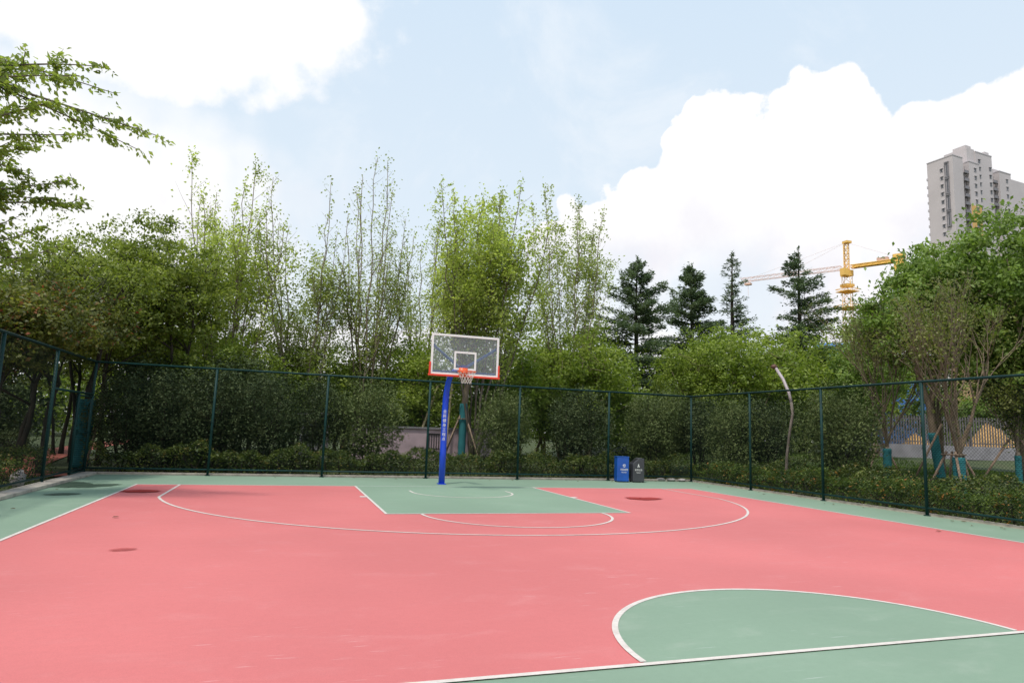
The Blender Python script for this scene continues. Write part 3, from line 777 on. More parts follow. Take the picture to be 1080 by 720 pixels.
def hedge(name, label, pts, width, Hh, n, seed, mat, lsize=.07, group='low clipped hedges outside the fence', lump=.18):
    rs = np.random.RandomState(seed); root = empty(name, (0, 0, 0), 0, label, 'hedge', group)
    pts = np.array(pts, float); seg = np.linalg.norm(np.diff(pts, axis=0), axis=1); cum_ = np.concatenate([[0], np.cumsum(seg)])
    s = rs.uniform(0, cum_[-1], n); i = np.clip(np.searchsorted(cum_, s)-1, 0, len(seg)-1); f_ = ((s-cum_[i])/seg[i])[:, None]
    c = pts[i]*(1-f_)+pts[i+1]*f_; d = (pts[i+1]-pts[i])/seg[i][:, None]; nr = np.stack([-d[:, 1], d[:, 0]], 1)
    hh = Hh*(1+lump*np.sin(s*1.9+seed)+lump*.7*np.sin(s*4.7+1)+lump*.5*np.sin(s*9.1))
    u = rs.uniform(-1, 1, n); side = rs.rand(n) < .45
    z = np.where(side, rs.uniform(.05, 1, n)*hh, hh*(1-.25*u**4)+rs.normal(size=n)*.05)
    off = np.where(side, np.sign(u)*(width/2)*(1-.12*(z/hh)**2), u*width/2)+rs.normal(size=n)*.05
    P = np.stack([c[:, 0]+nr[:, 0]*off, c[:, 1]+nr[:, 1]*off, z], 1)
    P[:, 2] += np.array([gz(a, b) for a, b in P[:, :2]])
    leaf_mesh('foliage', P, lsize, mat, root, rs, 1.9, None, .6, .4)
    m = MB(); k = 0.2
    while k < cum_[-1]:
        i = int(np.clip(np.searchsorted(cum_, k)-1, 0, len(seg)-1)); f_ = (k-cum_[i])/seg[i]; p = pts[i]*(1-f_)+pts[i+1]*f_
        for q in range(3):
            e = rs.normal(size=2)*width*.22; z_ = gz(p[0], p[1]); m.tube([(p[0], p[1], z_-.02), (p[0]+e[0], p[1]+e[1], z_+Hh*.8)], [.014, .006], 4, False)
        k += .35
    m.build('stem', BARK_DARK, root)['kind'] = 'stuff'
    return root
ORD = ['first', 'second', 'third', 'fourth', 'fifth', 'sixth', 'seventh', 'eighth', 'ninth', 'tenth', 'eleventh', 'twelfth']
def base_at(px, py, Y, zoff=0):
    p = at(px, py, Y); return (p[0], Y, gz(p[0], Y)+zoff)

# ---- tall thin trees behind the court (left to right)
G_POP = 'tall slender trees behind the court'
def pop_at(pxt, pyt, Y, **k):
    p = at(pxt, pyt, Y); b = (p[0], Y, gz(p[0], Y)); return b, p[2]-b[2]
b, H = pop_at(262, 172, 11)
o = poplar('slender_tree', b, H, 2.6, 9, 11, L_POP, BARK_PALE, lambda k: (.75 if k < .74 else (.22 if k < .87 else 1.1)), .12, .24, 1.6, .045, 1.0, fill=.8, env=[(0, 0, .62, 1.9, 1.7, .2), (-.9, 0, .5, 1.1, 1.2, .12), (.9, 0, .78, .9, .9, .08)], ncl=95, per=40); tag(o, 'tall tree with fresh leaf tufts at its tips, leftmost of the slender row', 'tree', G_POP)
b, H = pop_at(335, 188, 11.5)
o = poplar('slender_tree', b, H, 2.8, 9, 12, L_POPG, BARK_PALE, lambda k: (.62 if k < .68 else .22), .115, .2, .6, .042, 1.0, env=[(.2, 0, .5, 1.4, 1.3, .16), (.8, 0, .62, .7, .7, .1)], ncl=52, per=34); tag(o, 'thin many-stemmed tree with pale sparse twigs, second from the left in the slender row', 'tree', G_POP)
b, H = pop_at(402, 166, 12)
o = poplar('slender_tree', b, H, 2.8, 10, 13, L_POPG, BARK_PALE, lambda k: (.55 if k < .5 else .26), .11, .22, .9, .048, .9, env=[(1.0, 0, .58, .9, .9, .14), (-.8, 0, .42, .8, .8, .1)], ncl=46, per=34); tag(o, 'tallest nearly bare grey tree in the slender row, left of the hoop', 'tree', G_POP)
b, H = pop_at(512, 198, 8.5)
o = poplar('slender_tree', b, H, 3.0, 13, 14, L_POP, BARK_GREY, lambda k: 1.0 if k > .3 else .5, .125, .30, 1.5, .042, 1.15, fill=.8, hv=.84, env=[(0, 0, .70, 2.35, 2.1, .27), (-.5, 0, .58, 1.9, 1.6, .17), (.5, 0, .85, 1.4, 1.4, .14), (.9, 0, .60, 1.7, 1.5, .17)], ncl=300, per=50); tag(o, 'full bright green tree with wrapped trunk, standing behind the backboard', 'tree', G_POP)
pw = at(487, 452, 8.5); m = MB(); wrap_on(o, .15, .1, 2.35, pw[0]-b[0], -.12)
m = MB(); m.tube([(pw[0]-b[0], -.12, -.1), (pw[0]-b[0]+.05, -.1, 2.4), (pw[0]-b[0]+.25, -.05, 4.6), (.1, 0, 6.8)], [.13, .125, .09, .04], 10); m.build('main_stem', BARK_TAN, o, True)
b, H = pop_at(606, 208, 12.5)
o = poplar('slender_tree', b, H, 2.4, 10, 15, L_POPG, BARK_PALE, lambda k: (.10 if k < .45 else (.55 if k < .95 else .9)), .125, .12, 1.2, .036, .95, env=[(.1, 0, .72, 1.6, 1.5, .2)], ncl=90, per=32); tag(o, 'airy tree with bare pale stems below, rightmost of the slender row', 'tree', G_POP)
wrap_on(o, .14, .1, 1.7)
b, H = pop_at(455, 235, 15)
o = poplar('slender_tree', b, H, 1.6, 7, 16, L_POPG, BARK_PALE, lambda k: .5, .11, .25, .8, .05, 1.0); tag(o, 'lower thin tree in the gap between the bare grey tree and the full green tree', 'tree', G_POP)
b, H = pop_at(222, 200, 15)
o = poplar('slender_tree', b, H, 1.5, 7, 17, L_POP, BARK_PALE, lambda k: .55, .11, .25, .8, .05, 1.0); tag(o, 'thin light green tree peeking out above the dark trees on the left', 'tree', G_POP)

# ---- conifers
for (px, py, Y, Rm, sd_, lab, dn, sl_) in ((672, 271, 15, 4.2, 21, 'dark cedar with a thin crooked tip, leftmost of the four conifers', .95, 1), (730, 279, 17, 4.0, 22, 'broad dense cedar with blunt top, second conifer from the left', 1.2, 1.2), (772, 266, 18, 2.6, 23, 'thin see-through young conifer with the narrowest crown', .5, .8), (842, 261, 13.5, 3.9, 24, 'large cedar with long level branches, in front of the crane jib', 1.0, .75)):
    p = at(px, py, Y); z = gz(p[0], Y); o = cedar('cedar_tree', (p[0], Y, z), p[2]-z, Rm, sd_, .1, dn, sl_); tag(o, lab, 'conifer', 'cedars behind the court')

# ---- mid height bushy trees that close the view above the fence
protos = []
for i, (rx, H_) in enumerate(((2.0, 5.2), (2.4, 5.0), (1.8, 5.6))):
    o = broadleaf('bushy_tree', (0, 0, 0), [(0, 0, H_*.58, rx, rx, H_*.42), (rx*.35, .2, H_*.42, rx*.75, rx*.75, H_*.34)], 31+i, L_MID, BARK_TAN, 300, 56, .42, .13, .10, 1.0, 4, 26, .4, .75)
    protos.append((o, H_)); 
used = set()
mids = [(196, 340, 14), (232, 352, 9.5), (268, 348, 13), (312, 364, 12), (366, 358, 14), (420, 352, 13), (452, 362, 11), (545, 346, 12), (575, 362, 15), (622, 352, 11), (600, 338, 16), (728, 362, 10.5), (752, 348, 12), (792, 344, 11), (826, 352, 12.5), (884, 362, 12), (905, 338, 18)]
mlab = ['bushy green tree below the dark left trees', 'low bushy tree just right of the dark left trees', 'round bushy tree under the leftmost slender tree', 'light green bushy tree under the thin many-stemmed tree',
        'bushy tree between the second and third slender trees', 'bushy tree at the foot of the bare grey tree', 'small bushy tree left of the backboard', 'bushy green tree just right of the backboard',
        'bushy tree in the gap between the backboard and the airy tree', 'broad bushy tree at the foot of the airy tree', 'taller bushy tree rising just behind the airy tree', 'rounded light tree above the fence below the dense cedar',
        'rounded yellow-green tree below the thin conifer', 'widest yellow-green rounded tree left of the bent trunk', 'yellow-green tree behind the bent trunk', 'low bushy tree right of the bent trunk, below the crane', 'farther bushy tree at the foot of the crane mast']
for i, ((px, py, Y), lab) in enumerate(zip(mids, mlab)):
    k = i % 3; pr, H_ = protos[k]
    if k in used: o = copy_tree(pr)
    else: o = pr; used.add(k)
    p = at(px, py, Y); z = gz(p[0], Y); s_ = (p[2]-z)/H_
    o.location = (p[0], Y, z); o.scale = (s_*1.08, s_*1.08, s_); o.rotation_euler = (0, 0, i*1.37)
    tag(o, lab, 'tree', 'bushy trees above the fence')

# ---- dark trees on the left
def big_left(px, pyt, Y, rx, seed, lab, mat, pyb=385, lsize=.10, clumps=210, trunk=None):
    p = at(px, pyt, Y); q = at(px, pyb, Y); x = trunk if trunk is not None else q[0]; z = gz(x, Y)
    zt, zb = p[2]-z, q[2]-z; cz = (zt+zb)/2; dx = p[0]-x
    o = broadleaf('dark_tree', (x, Y, z), [(dx, 0, cz, rx, rx*.9, (zt-zb)/2), (dx*.6-rx*.3, -.3, cz-.8, rx*.8, rx*.8, (zt-zb)*.36), (dx*.6+rx*.4, .2, cz-.2, rx*.7, rx*.7, (zt-zb)*.34)], seed, mat, BARK_DARK, int(clumps*1.7), 46, .42, lsize*1.25, .13, zb*.8, 2, 30, .5, .42, droop=.3)
    tag(o, lab, 'tree', 'dark leafy trees on the left'); return o
big_left(186, 226, 8, 2.1, 41, 'dark green tree, rightmost of the dark left trees', L_DARK)
big_left(140, 226, 7, 2.2, 42, 'dark green tree whose trunk shows behind the fence corner', L_DARK, trunk=at(112, 440, 7)[0])
big_left(92, 232, 9, 2.4, 43, 'olive green tree in the middle of the dark left trees', L_DARK)
big_left(28, 246, 6.5, 2.6, 44, 'dark tree at the left picture edge, above the fence', L_DARK)
big_left(56, 285, 3.4, 1.9, 45, 'reddish-tinged tree behind the gate, lower than its neighbours', L_RED, 372, .09)
big_left(10, 300, 1.0, 1.9, 46, 'red-tinted tree beside the left fence at the picture edge', L_RED, 378, .09)
big_left(150, 300, 12, 2.6, 47, 'dim tree standing deeper in behind the dark left trees', L_DARK, 400)
big_left(70, 300, 14, 3.0, 48, 'dim tree far behind the gate on the left', L_DARK, 405)
# wrapped trunk just behind the gate
pw = at(86, 470, 4.6); o = broadleaf('dark_tree', (pw[0], 4.6, gz(pw[0], 4.6)), [(.3, 0, 5.2, 1.5, 1.5, 1.6)], 49, L_DARK, BARK_DARK, 90, 42, .5, .10, .14, 3, 1, 12)
tag(o, 'dark tree with a thick teal wrap on its trunk, behind the gate', 'tree', 'dark leafy trees on the left'); wrap_on(o, .23, .1, 2.05)

# ---- the near tree whose branches reach into the picture from the left
rs = np.random.RandomState(77); tb = (-12.2, -4.6, gz(-12.2, -4.6))
ov = empty('overhanging_tree', tb, 0, 'near tree outside the left fence with long leafy branches reaching into the sky', 'tree')
m = MB(); P = []; D = []
tk = [np.array(q) for q in ((0, 0, -.1), (.1, 0, 1.8), (.2, .05, 3.4), (.15, .1, 5.0), (.1, .1, 6.6), (.0, .1, 8.2))]
m.tube([tuple(q) for q in tk], [.2, .17, .15, .11, .07, .03], 10)
def spray(a, b, r_, nt, sag, tl, dens):
    a = np.array(a); b = np.array(b); pts = [np.array(q) for q in limb(m, a, b, r_, .006, rs, sag, 10, 6)]
    L = np.linalg.norm(b-a)
    for j in range(nt):
        k = rs.uniform(.3, 1.0); i = min(int(k*10), 9); p = pts[i]; dv = (b-a)/L+rs.normal(size=3)*np.array([.6, .6, .40]); dv /= np.linalg.norm(dv)
        l_ = tl*rs.uniform(.4, 1.1)*(1.15-k*.5); e = p+dv*l_+np.array([0, 0, -.06]); limb(m, p, e, .009, .003, rs, .1, 3, 4)
        nl = int(dens*l_*rs.uniform(.6, 1.3)); kk = rs.uniform(.1, 1.03, nl)[:, None]
        P.append(p*(1-kk)+e*kk+rs.normal(size=(nl, 3))*np.array([.065, .065, .045])-[0, 0, .03]); D.append(np.tile(dv, (nl, 1)))
    nl = int(dens*L*.5); kk = rs.uniform(.45, 1.02, nl); ii = np.minimum((kk*10).astype(int), 9); ff = (kk*10-ii)[:, None]; pp = np.array(pts)
    P.append(pp[ii]*(1-ff)+pp[ii+1]*ff+rs.normal(size=(nl, 3))*.06-[0, 0, .04]); D.append(np.tile((b-a)/L, (nl, 1))+rs.normal(size=(nl, 3))*.5)
ends = [(174, 146, -4.4, 5), (150, 160, -4.0, 5), (112, 71, -4.8, 4), (119, 98, -4.2, 5), (84, 80, -5.2, 4), (30, 74, -4.2, 4), (8, 66, -4.6, 4), (60, 106, -4.8, 3), (25, 112, -4.0, 3), (92, 142, -3.6, 4), (40, 150, -3.4, 3), (80, 190, -3.2, 3), (30, 186, -4.2, 4), (10, 150, -3.8, 3), (56, 212, -3.0, 3), (20, 228, -3.0, 2), (0, 200, -3.6, 3), (52, 238, -2.6, 2), (92, 216, -2.2, 3), (12, 262, -3.2, 2), (38, 272, -2.8, 2), (70, 256, -2.0, 2), (0, 300, -3.4, 2)]
for px, py, Y, k in ends:
    e = at(px, py, Y)-np.array(tb); s0 = tk[k] if k < 6 else tk[5]; s0 = s0*.7+tk[max(0, k-1)]*.3
    spray(s0, e, .04, 13 if px > 60 else 14, .06, .62, 64)
for j in range(16):
    a = rs.uniform(1.6, 5.4); e = np.array([math.cos(a)*2.8, math.sin(a)*2.8, rs.uniform(4.5, 8.5)]); spray(tk[rs.randint(2, 5)], e, .04, 10, .06, .9, 45)
m.build('trunk', BARK_GREY, ov, True)
leaf_mesh('crown', np.concatenate(P), .105, L_OVER, ov, rs, 1.8, np.concatenate(D), .5, .35, .55)

# ---- dark round shrubs behind the back fence
sp_ = []
for i, (rx, H_, lm) in enumerate(((1.25, 2.9, L_SHRUB), (1.3, 2.6, L_SHRUB2), (1.15, 3.0, L_SHRUB))):
    sp_.append((shrub('rounded_shrub', (0, 0, 0), rx, rx, H_, 61+i, lm, 11000, .085), H_, rx))
used = set()
shr = [(140, 396, 4.6, 1.25, 2), (186, 388, 4.7, 1.3, 0), (232, 386, 4.9, 1.25, 2), (286, 392, 4.8, 1.35, 0), (392, 400, 5.2, 1.35, 1), (338, 400, 5.5, 1.0, 2), (532, 410, 5.0, 1.2, 1), (612, 408, 4.9, 1.25, 2), (688, 413, 5.0, 1.25, 1), (160, 372, 7.5, 1.8, 0), (250, 374, 7.5, 1.9, 2)]
slab = ['nearest the fence corner', 'second from the fence corner', 'third from the fence corner', 'fourth from the corner, left of the pale wall gap', 'in front of the pale wall, left of the hoop', 'narrow, in front of the louvred hut', 'just right of the hoop post', 'between the hoop and the bins', 'behind the two bins', 'taller, in the second row near the corner', 'taller, in the second row left of the pale wall']
for i, ((px, py, Y, rx, k), lab) in enumerate(zip(shr, slab)):
    pr, H_, r_ = sp_[k]
    if k in used: o = copy_tree(pr)
    else: o = pr; used.add(k)
    p = at(px, py, Y); z = gz(p[0], Y); s_ = (p[2]-z)/H_
    o.location = (p[0], Y, z); o.scale = (rx/r_*(.84+.16*(i % 3)/2), rx/r_*.92, s_); o.rotation_euler.z = i*2.1
    tag(o, 'dark rounded evergreen shrub '+lab, 'shrub', 'rounded evergreen shrubs outside the fence')
shr2 = [(736, 418, 11.2, 1.25, 2, 'at the right rear fence corner'), (775, 418, 11.3, 1.25, 1, 'just left of the bent trunk'), (808, 420, 12.4, 1.3, 0, 'behind the bent trunk'), (882, 408, 12.0, 1.45, 1, 'right of the bent trunk beside the right fence'), (705, 410, 10.2, 1.1, 1, 'between the bins and the rear fence corner')]
for i, (px, py, Xp, rx, k, lab) in enumerate(shr2):
    pr, H_, r_ = sp_[k]; o = copy_tree(pr)
    p = atx(px, py, Xp); z = gz(Xp, p[1]); s_ = (p[2]-z)/H_
    o.location = (Xp, p[1], z); o.scale = (rx/r_*.9, rx/r_*.9, s_); o.rotation_euler.z = i*1.3+.5
    tag(o, 'olive rounded evergreen shrub '+lab, 'shrub', 'rounded evergreen shrubs outside the fence')

# ---- low hedges
hedge('hedge', 'low leafy hedge along the outside of the back fence', [(-9.4, 3.75), (9.6, 3.75)], 1.1, .72, 21000, 3, L_HEDGE, .075)
hedge('hedge', 'low hedge with orange young leaves along the right fence', [(10.25, 3.4), (10.3, -14)], 1.15, .62, 26000, 4, L_HEDGE2, .068)
hedge('hedge', 'second hedge row behind the one along the right fence', [(11.5, 2), (11.7, -10)], 1.3, .66, 15000, 5, L_HEDGE, .075)
hedge('hedge', 'small box hedge outside the left fence by the path', [(-10.1, 2.2), (-10.1, -9)], .8, .62, 12000, 6, L_HEDGE, .06)
hedge('hedge', 'dark hedge across the path behind the gate', [(-15.5, 3.0), (-12.9, 9), (-14.6, 14)], 1.0, .75, 6000, 7, L_SHRUB, .08)
hedge('hedge', 'second hedge row in front of the pale low wall', [(-8.6, 5.6), (8.5, 5.6)], 1.2, .5, 12000, 8, L_HEDGE, .085)

# ---- grass on the mound at the right
rs = np.random.RandomState(5); n = 26000
gp = np.stack([rs.uniform(11.8, 24, n), rs.uniform(-12, 14, n), np.zeros(n)], 1); gp[:, 2] = [gz(a, b)+.04 for a, b in gp[:, :2]]
go = leaf_mesh('lawn_grass', gp, .13, GRASS, None, rs, 4.5, np.tile([0, 0, 1.], (n, 1)), .2, .4, 0, .1, .5); tag(go, 'bright lawn grass on the mound beyond the right hedge', 'grass', kind='stuff')

# ---- trees on the right
G_R = 'trees beyond the right fence'
def right_base(px, py, Xp):
    p = atx(px, py, Xp); return (Xp, p[1], gz(Xp, p[1])), p[2]-gz(Xp, p[1])
b, H = right_base(1003, 330, 13.0)
o = vase('vase_tree', b, H, 81, L_TWIG, BARK_TAN, .085, 6, .23, 2.8, .085, 7, 1.05, jit=.5); wrap_on(o, .155, .0, 1.0); tag(o, 'vase-shaped tree with many bare tan branches and wrapped trunk', 'tree', G_R)
b, H = right_base(930, 332, 14.5)
o = vase('vase_tree', b, H, 82, L_TWIG, BARK_TAN, .065, 6, .23, 2.8, .085, 6, 1.0, jit=.5); wrap_on(o, .13, .0, .95); tag(o, 'thin vase-shaped tree with bare twigs below the crane', 'tree', G_R)
b, H = right_base(1068, 395, 15.5)
o = vase('vase_tree', b, H, 83, L_TWIG, BARK_PALE, .06, 5, .32, 12, .10, 5, .9); wrap_on(o, .085, .0, .8); tag(o, 'small forked sapling with pale bark at the right picture edge', 'tree', G_R)
def right_tree(px, py, Xp, env, seed, lab, **k):
    b, H = right_base(px, py, Xp)
    o = broadleaf('broadleaf_tree', b, [(e[0], e[1], H*e[2], e[3], e[4], H*e[5]) for e in env], seed, L_BIG, BARK_TAN, **k); tag(o, lab, 'tree', G_R); return o
right_tree(1066, 226, 16.5, [(0, 0, .70, 2.7, 2.7, .30), (-.9, 1.6, .62, 2.0, 1.9, .25), (1.6, -.6, .6, 2.0, 2, .27), (-.4, -.6, .45, 1.5, 1.5, .16), (.6, -.8, .36, 1.6, 1.6, .12)], 91, 'largest right-hand tree with dense drooping bright leaf clumps', clumps=460, per=120, crad=.46, lsize=.15, trunk_r=.16, trunk_h=2.4, stems=4, limbs=26, shell=.33, flat=.62, droop=.55)
right_tree(984, 266, 17.5, [(0, 0, .80, 1.7, 1.7, .20), (1.3, -1.2, .74, 1.6, 1.6, .22), (-.9, 1.0, .66, 1.3, 1.3, .17)], 92, 'smaller leafy tree leaning out left of the largest right-hand tree', clumps=290, per=110, crad=.44, lsize=.15, trunk_r=.13, trunk_h=2.4, stems=3, limbs=22, shell=.35, flat=.62, droop=.55)
right_tree(1085, 300, 24, [(0, 0, .68, 3, 3, .30)], 93, 'leafy tree farther back at the right picture edge', clumps=260, per=70, crad=.6, lsize=.2, trunk_r=.16, trunk_h=2, stems=2, limbs=20)
right_tree(1030, 400, 42, [(0, 0, .55, 4.6, 4.6, .42)], 94, 'low dark leafy tree above the slatted fence', clumps=180, per=66, crad=.55, lsize=.16, trunk_r=.1, trunk_h=1, stems=3, limbs=14)
right_tree(915, 352, 24, [(0, 0, .70, 2.0, 2.0, .28)], 95, 'light leafy tree in front of the blue hoarding', clumps=190, per=60, crad=.5, lsize=.15, trunk_r=.1, trunk_h=1, stems=3, limbs=14)
# leaning stump with wrap beside the vase tree
b, H = right_base(984, 445, 14.6)
st = empty('leaning_trunk', b, 0, 'leaning tree trunk wrapped in teal cloth, right of the vase-shaped tree', 'tree', G_R)
m = MB(); m.tube([(.25, 0, -.1), (.02, 0, 1.2), (-.12, 0, 2.3), (-.4, .2, 3.6), (-.6, .3, 4.4)], [.125, .11, .09, .045, .02], 10); 
for a, e in (((-.12, 0, 2.3), (.6, .2, 4.6)), ((-.3, .1, 3.2), (-1.2, -.2, 5.0)), ((-.12, 0, 2.2), (.2, -.5, 4.4))): limb(m, a, e, .07, .015, np.random.RandomState(3), .1, 5, 6)
m.build('trunk', BARK_TAN, st, True); wrap_on(st, .135, .1, 1.5, .23, 0, (-.26, 0))
rs = np.random.RandomState(9); c = env_points(rs, [(-.3, 0, 4.6, 1.3, 1.3, 1.0)], 70, .5); pts, dirs = clump_leaves(rs, c, 40, .4, .6); leaf_mesh('crown', pts, .13, L_BIG, st, rs, 1.9, dirs, .7, .35, .4)

# ---- prop poles
def support(loc, hh, spread, n, lab, mat=WOOD, a0=.4, cross=True, rr_=.032):
    s = empty('tree_support', loc, a0, lab, 'tree support', 'wooden props round young trees')
    for k in range(n):
        a = 2*math.pi*k/n; m = MB(); m.tube([(math.cos(a)*spread, math.sin(a)*spread, -.1), (math.cos(a)*.16, math.sin(a)*.16, hh)], rr_, 7); m.build('pole', mat, s, True)
    if cross:
        for k in range(n):
            a = 2*math.pi*k/n; c = 2*math.pi*(k+1)/n; q = .22
            m = MB(); m.tube([(math.cos(a)*q*1.3, math.sin(a)*q*1.3, hh*.93), (math.cos(c)*q*1.3, math.sin(c)*q*1.3, hh*.93)], .022, 6); m.build('crossbar', mat, s, True)
    return s
b, _ = right_base(1006, 480, 13.0); support(b, 1.15, .75, 4, 'wooden prop frame round the vase-shaped tree', a0=.9)
b, _ = right_base(928, 470, 14.5); support(b, 1.1, .75, 4, 'wooden prop frame round the thin vase-shaped tree', a0=.2)
b, _ = right_base(1000, 450, 14.6); support(b, 1.75, 1.0, 3, 'tall wooden prop tripod beside the leaning wrapped trunk', a0=.15, cross=False)
b, _ = right_base(1072, 480, 15.5); support(b, 1.25, 1.0, 3, 'wooden props round the small forked sapling', a0=.5, cross=False)
pw = at(487, 452, 8.5); support((pw[0], 8.4, gz(pw[0], 8.4)), 1.85, 1.15, 4, 'wooden prop frame round the wrapped tree behind the hoop', a0=.5)
pw = at(86, 470, 4.6); support((pw[0]+.45, 4.9, gz(pw[0], 4.9)), 1.95, .9, 3, 'pale props beside the wrapped trunk behind the gate', a0=.3, cross=False)
p1 = at(437, 448, 10); p2 = at(462, 407, 10); 
m = MB(); m.tube([(0, 0, -1.2), tuple(p2-p1)], .055, 8); tag(m.build('prop_pole', BAMBOO), 'single pale bamboo pole leaning behind the pinkish wall', 'pole').location = tuple(p1)
p1 = at(470, 470, 9); p2 = at(477, 402, 9); m = MB(); m.tube([(0, 0, -.4), tuple(p2-p1)], .04, 8); tag(m.build('prop_pole', BAMBOO), 'thin pole leaning against the tree just right of the blue post', 'pole').location = tuple(p1)

# ---- crooked pruned trunk outside the right fence, sunlight on its top painted in
Xp = 11.0; pts_ = [atx(x, y, Xp) for x, y in ((829, 505), (830, 480), (833, 455), (836, 436), (834.5, 424), (832, 414), (826, 400), (817.5, 387))]
b0 = pts_[0]; bp_ = empty('bent_trunk', tuple(b0), 0, 'crooked leaning trunk with upper end painted sunlit pale rising over the right fence', 'pole')
PALE = paint('sunlit_bark', (.40, .35, .36), .5, .12, 5); CUTWOOD = paint('brown_cut_wood', (.14, .07, .05), .7, .2, 9); GREYP = bark('grey_weathered_bark', (.10, .085, .07), (.26, .22, .19))
m = MB(); m.tube([tuple(q-b0) for q in [pts_[0]-[0, 0, .4]]+pts_[:5]], [.05, .048, .045, .042, .045, .045], 10); m.build('lower_trunk', GREYP, bp_, True)
m = MB(); m.tube([tuple(q-b0) for q in pts_[4:]], [.045, .05, .05, .048], 12); m.build('sunlit_upper_trunk', PALE, bp_, True)
q = pts_[-1]-b0; m = MB(); m.tube([tuple(q+[.06, 0, -.03]), tuple(q+[-.04, 0, .02]), tuple(q+[-.13, 0, 0])], [.065, .08, .06], 12); m.build('cap', CUTWOOD, bp_, True)

# ------------------------------------------------------------------ things farther back
PINKW = paint('pinkish_wall_render', (.46, .345, .375), .8, .15, 2, bump=.2); WHITEW = paint('pale_wall', (.22, .21, .22), .8, .2, 2)
x0, x1 = at(372, 450, 9.4)[0], at(522, 460, 9.4)[0]
lw = empty('low_wall', (0, 9.4, 0), 0, 'low pinkish wall with small dark grille, behind the shrubs and the blue post', 'wall')
m = MB(); m.box(((x0+x1)/2, 0, .85), (x1-x0, .3, 1.3)); m.build('wall', PINKW, lw)
m = MB(); m.box(((x0+x1)/2, 0, 1.54), (x1-x0+.1, .42, .08)); m.build('coping', WHITEW, lw)
for px in (458, 374):
    gx = at(px, 460, 9.2)[0]; m = MB()
    for k in range(5): m.box((gx-.2+.1*k, -.17, 1.0), (.025, .03, .6))
    m.box((gx, -.17, 1.31), (.5, .03, .05)); m.box((gx, -.19, .72), (.5, .03, .04)); m.build('grille', DARK, lw)
# white signboards / hut glimpsed through the shrubs
sb = empty('park_hut', (0, 11, 0), 0, 'pale hut wall with horizontal louvres glimpsed between the left shrubs', 'hut')
xa, xb = at(316, 455, 11)[0], at(346, 455, 11)[0]
m = MB(); m.box(((xa+xb)/2, 0, .95), (xb-xa, 1.6, 1.9)); m.build('wall', WHITEW, sb)
m = MB()
for k in range(7): m.box(((xa+xb)/2-.1, -.83, .85+.12*k), ((xb-xa)*.62, .06, .045))
m.build('louvre', DARK, sb)
m = MB(); m.box(((xa+xb)/2, 0, 1.95), (xb-xa+.3, 1.9, .1)); m.build('roof', WHITEW, sb)
# netted mound
GN = paint('green_dust_net', (.03, .22, .05), .9, .25, 3, bump=.6)
def mound(name, label, cat, c, rx, ry, hh, mat, seed):
    rs = np.random.RandomState(seed); v = []; f = []; nr, na = 10, 28
    for i in range(nr+1):
        rr_ = i/nr
        for j in range(na):
            a = 2*math.pi*j/na; k = 1+.12*math.sin(3*a+seed)+.08*math.sin(5*a+2*seed)
            z = hh*(1-rr_**1.6)*(1+.08*rs.normal()*(rr_ < .95)); v.append((rx*rr_*k*math.cos(a), ry*rr_*k*math.sin(a), z-.1*rr_))
    for i in range(nr):
        for j in range(na): f.append((i*na+j, (i+1)*na+j, (i+1)*na+(j+1) % na, i*na+(j+1) % na))
    me = bpy.data.meshes.new(name); me.from_pydata(v, [], f); me.update(); o = link_mesh(name, me, mat, None, True); o.location = c
    return tag(o, label, cat)
p = at(441, 450, 19); mound('netted_heap', 'earth heap under bright green dust netting behind the pinkish wall', 'heap', (p[0], 19, gz(p[0], 19)), 1.0, 1.0, p[2]+.65-gz(p[0], 19), GN, 3)
SAND = paint('ochre_sand', (.50, .30, .11), .95, .2, 2, bump=.5)
# slatted site fence at the right, about 40 m away
SLAT = paint('grey_slat', (.15, .135, .14), .7, .15, 2); BASEW = paint('grey_plinth', (.27, .26, .28), .9, .12, 2)
A = atd(880, 474, 38); B = atd(1100, 482, 38); A[2] = B[2] = 0
d = Vector(B-A); L = d.length; rz_ = math.atan2(d.y, d.x)
sf = empty('slat_fence', (A[0], A[1], gz(A[0], A[1])), rz_, 'grey vertical slat fence on a low plinth, in front of the sand heap', 'fence')
L2 = L+14
m = MB(); m.box((L2/2, 0, .35), (L2, .3, .75)); m.build('plinth', BASEW, sf)
m = MB(); x = 0
while x < L2: m.box((x, 0, 1.55), (.07, .03, 1.66)); x += .155
m.build('slat_panel', SLAT, sf)
m = MB(); 
for z in (.9, 2.2): m.box((L2/2, .035, z), (L2, .04, .06))
m.build('rail', SLAT, sf)
x = 0
while x < L2: m = MB(); m.box((x+.08, .03, 1.6), (.10, .10, 1.8)); m.build('post', SLAT, sf); x += 2.6
for (px, py, D_, rx, hh, lab) in ((1044, 466, 41.5, 2.4, 2.0, 'larger ochre sand heap behind the slat fence'), (966, 466, 41.5, 1.3, 1.25, 'smaller ochre sand heap behind the slat fence, nearer the fence post')):
    p = atd(px, py, D_); z = gz(p[0], p[1]); mound('sand_heap', lab, 'heap', (p[0], p[1], z), rx, 1.6, hh, SAND, 4)['group'] = 'sand heaps behind the slat fence'
A2, B2 = atd(850, 474, 45), atd(1130, 482, 45)
hedge('tall_hedge', 'dark tall shrub belt behind the slat fence and the sand heaps', [tuple(A2[:2]), tuple(B2[:2])], 2.2, 3.0, 15000, 11, L_SHRUB2, .17, 'shrub belts beyond the lawn')
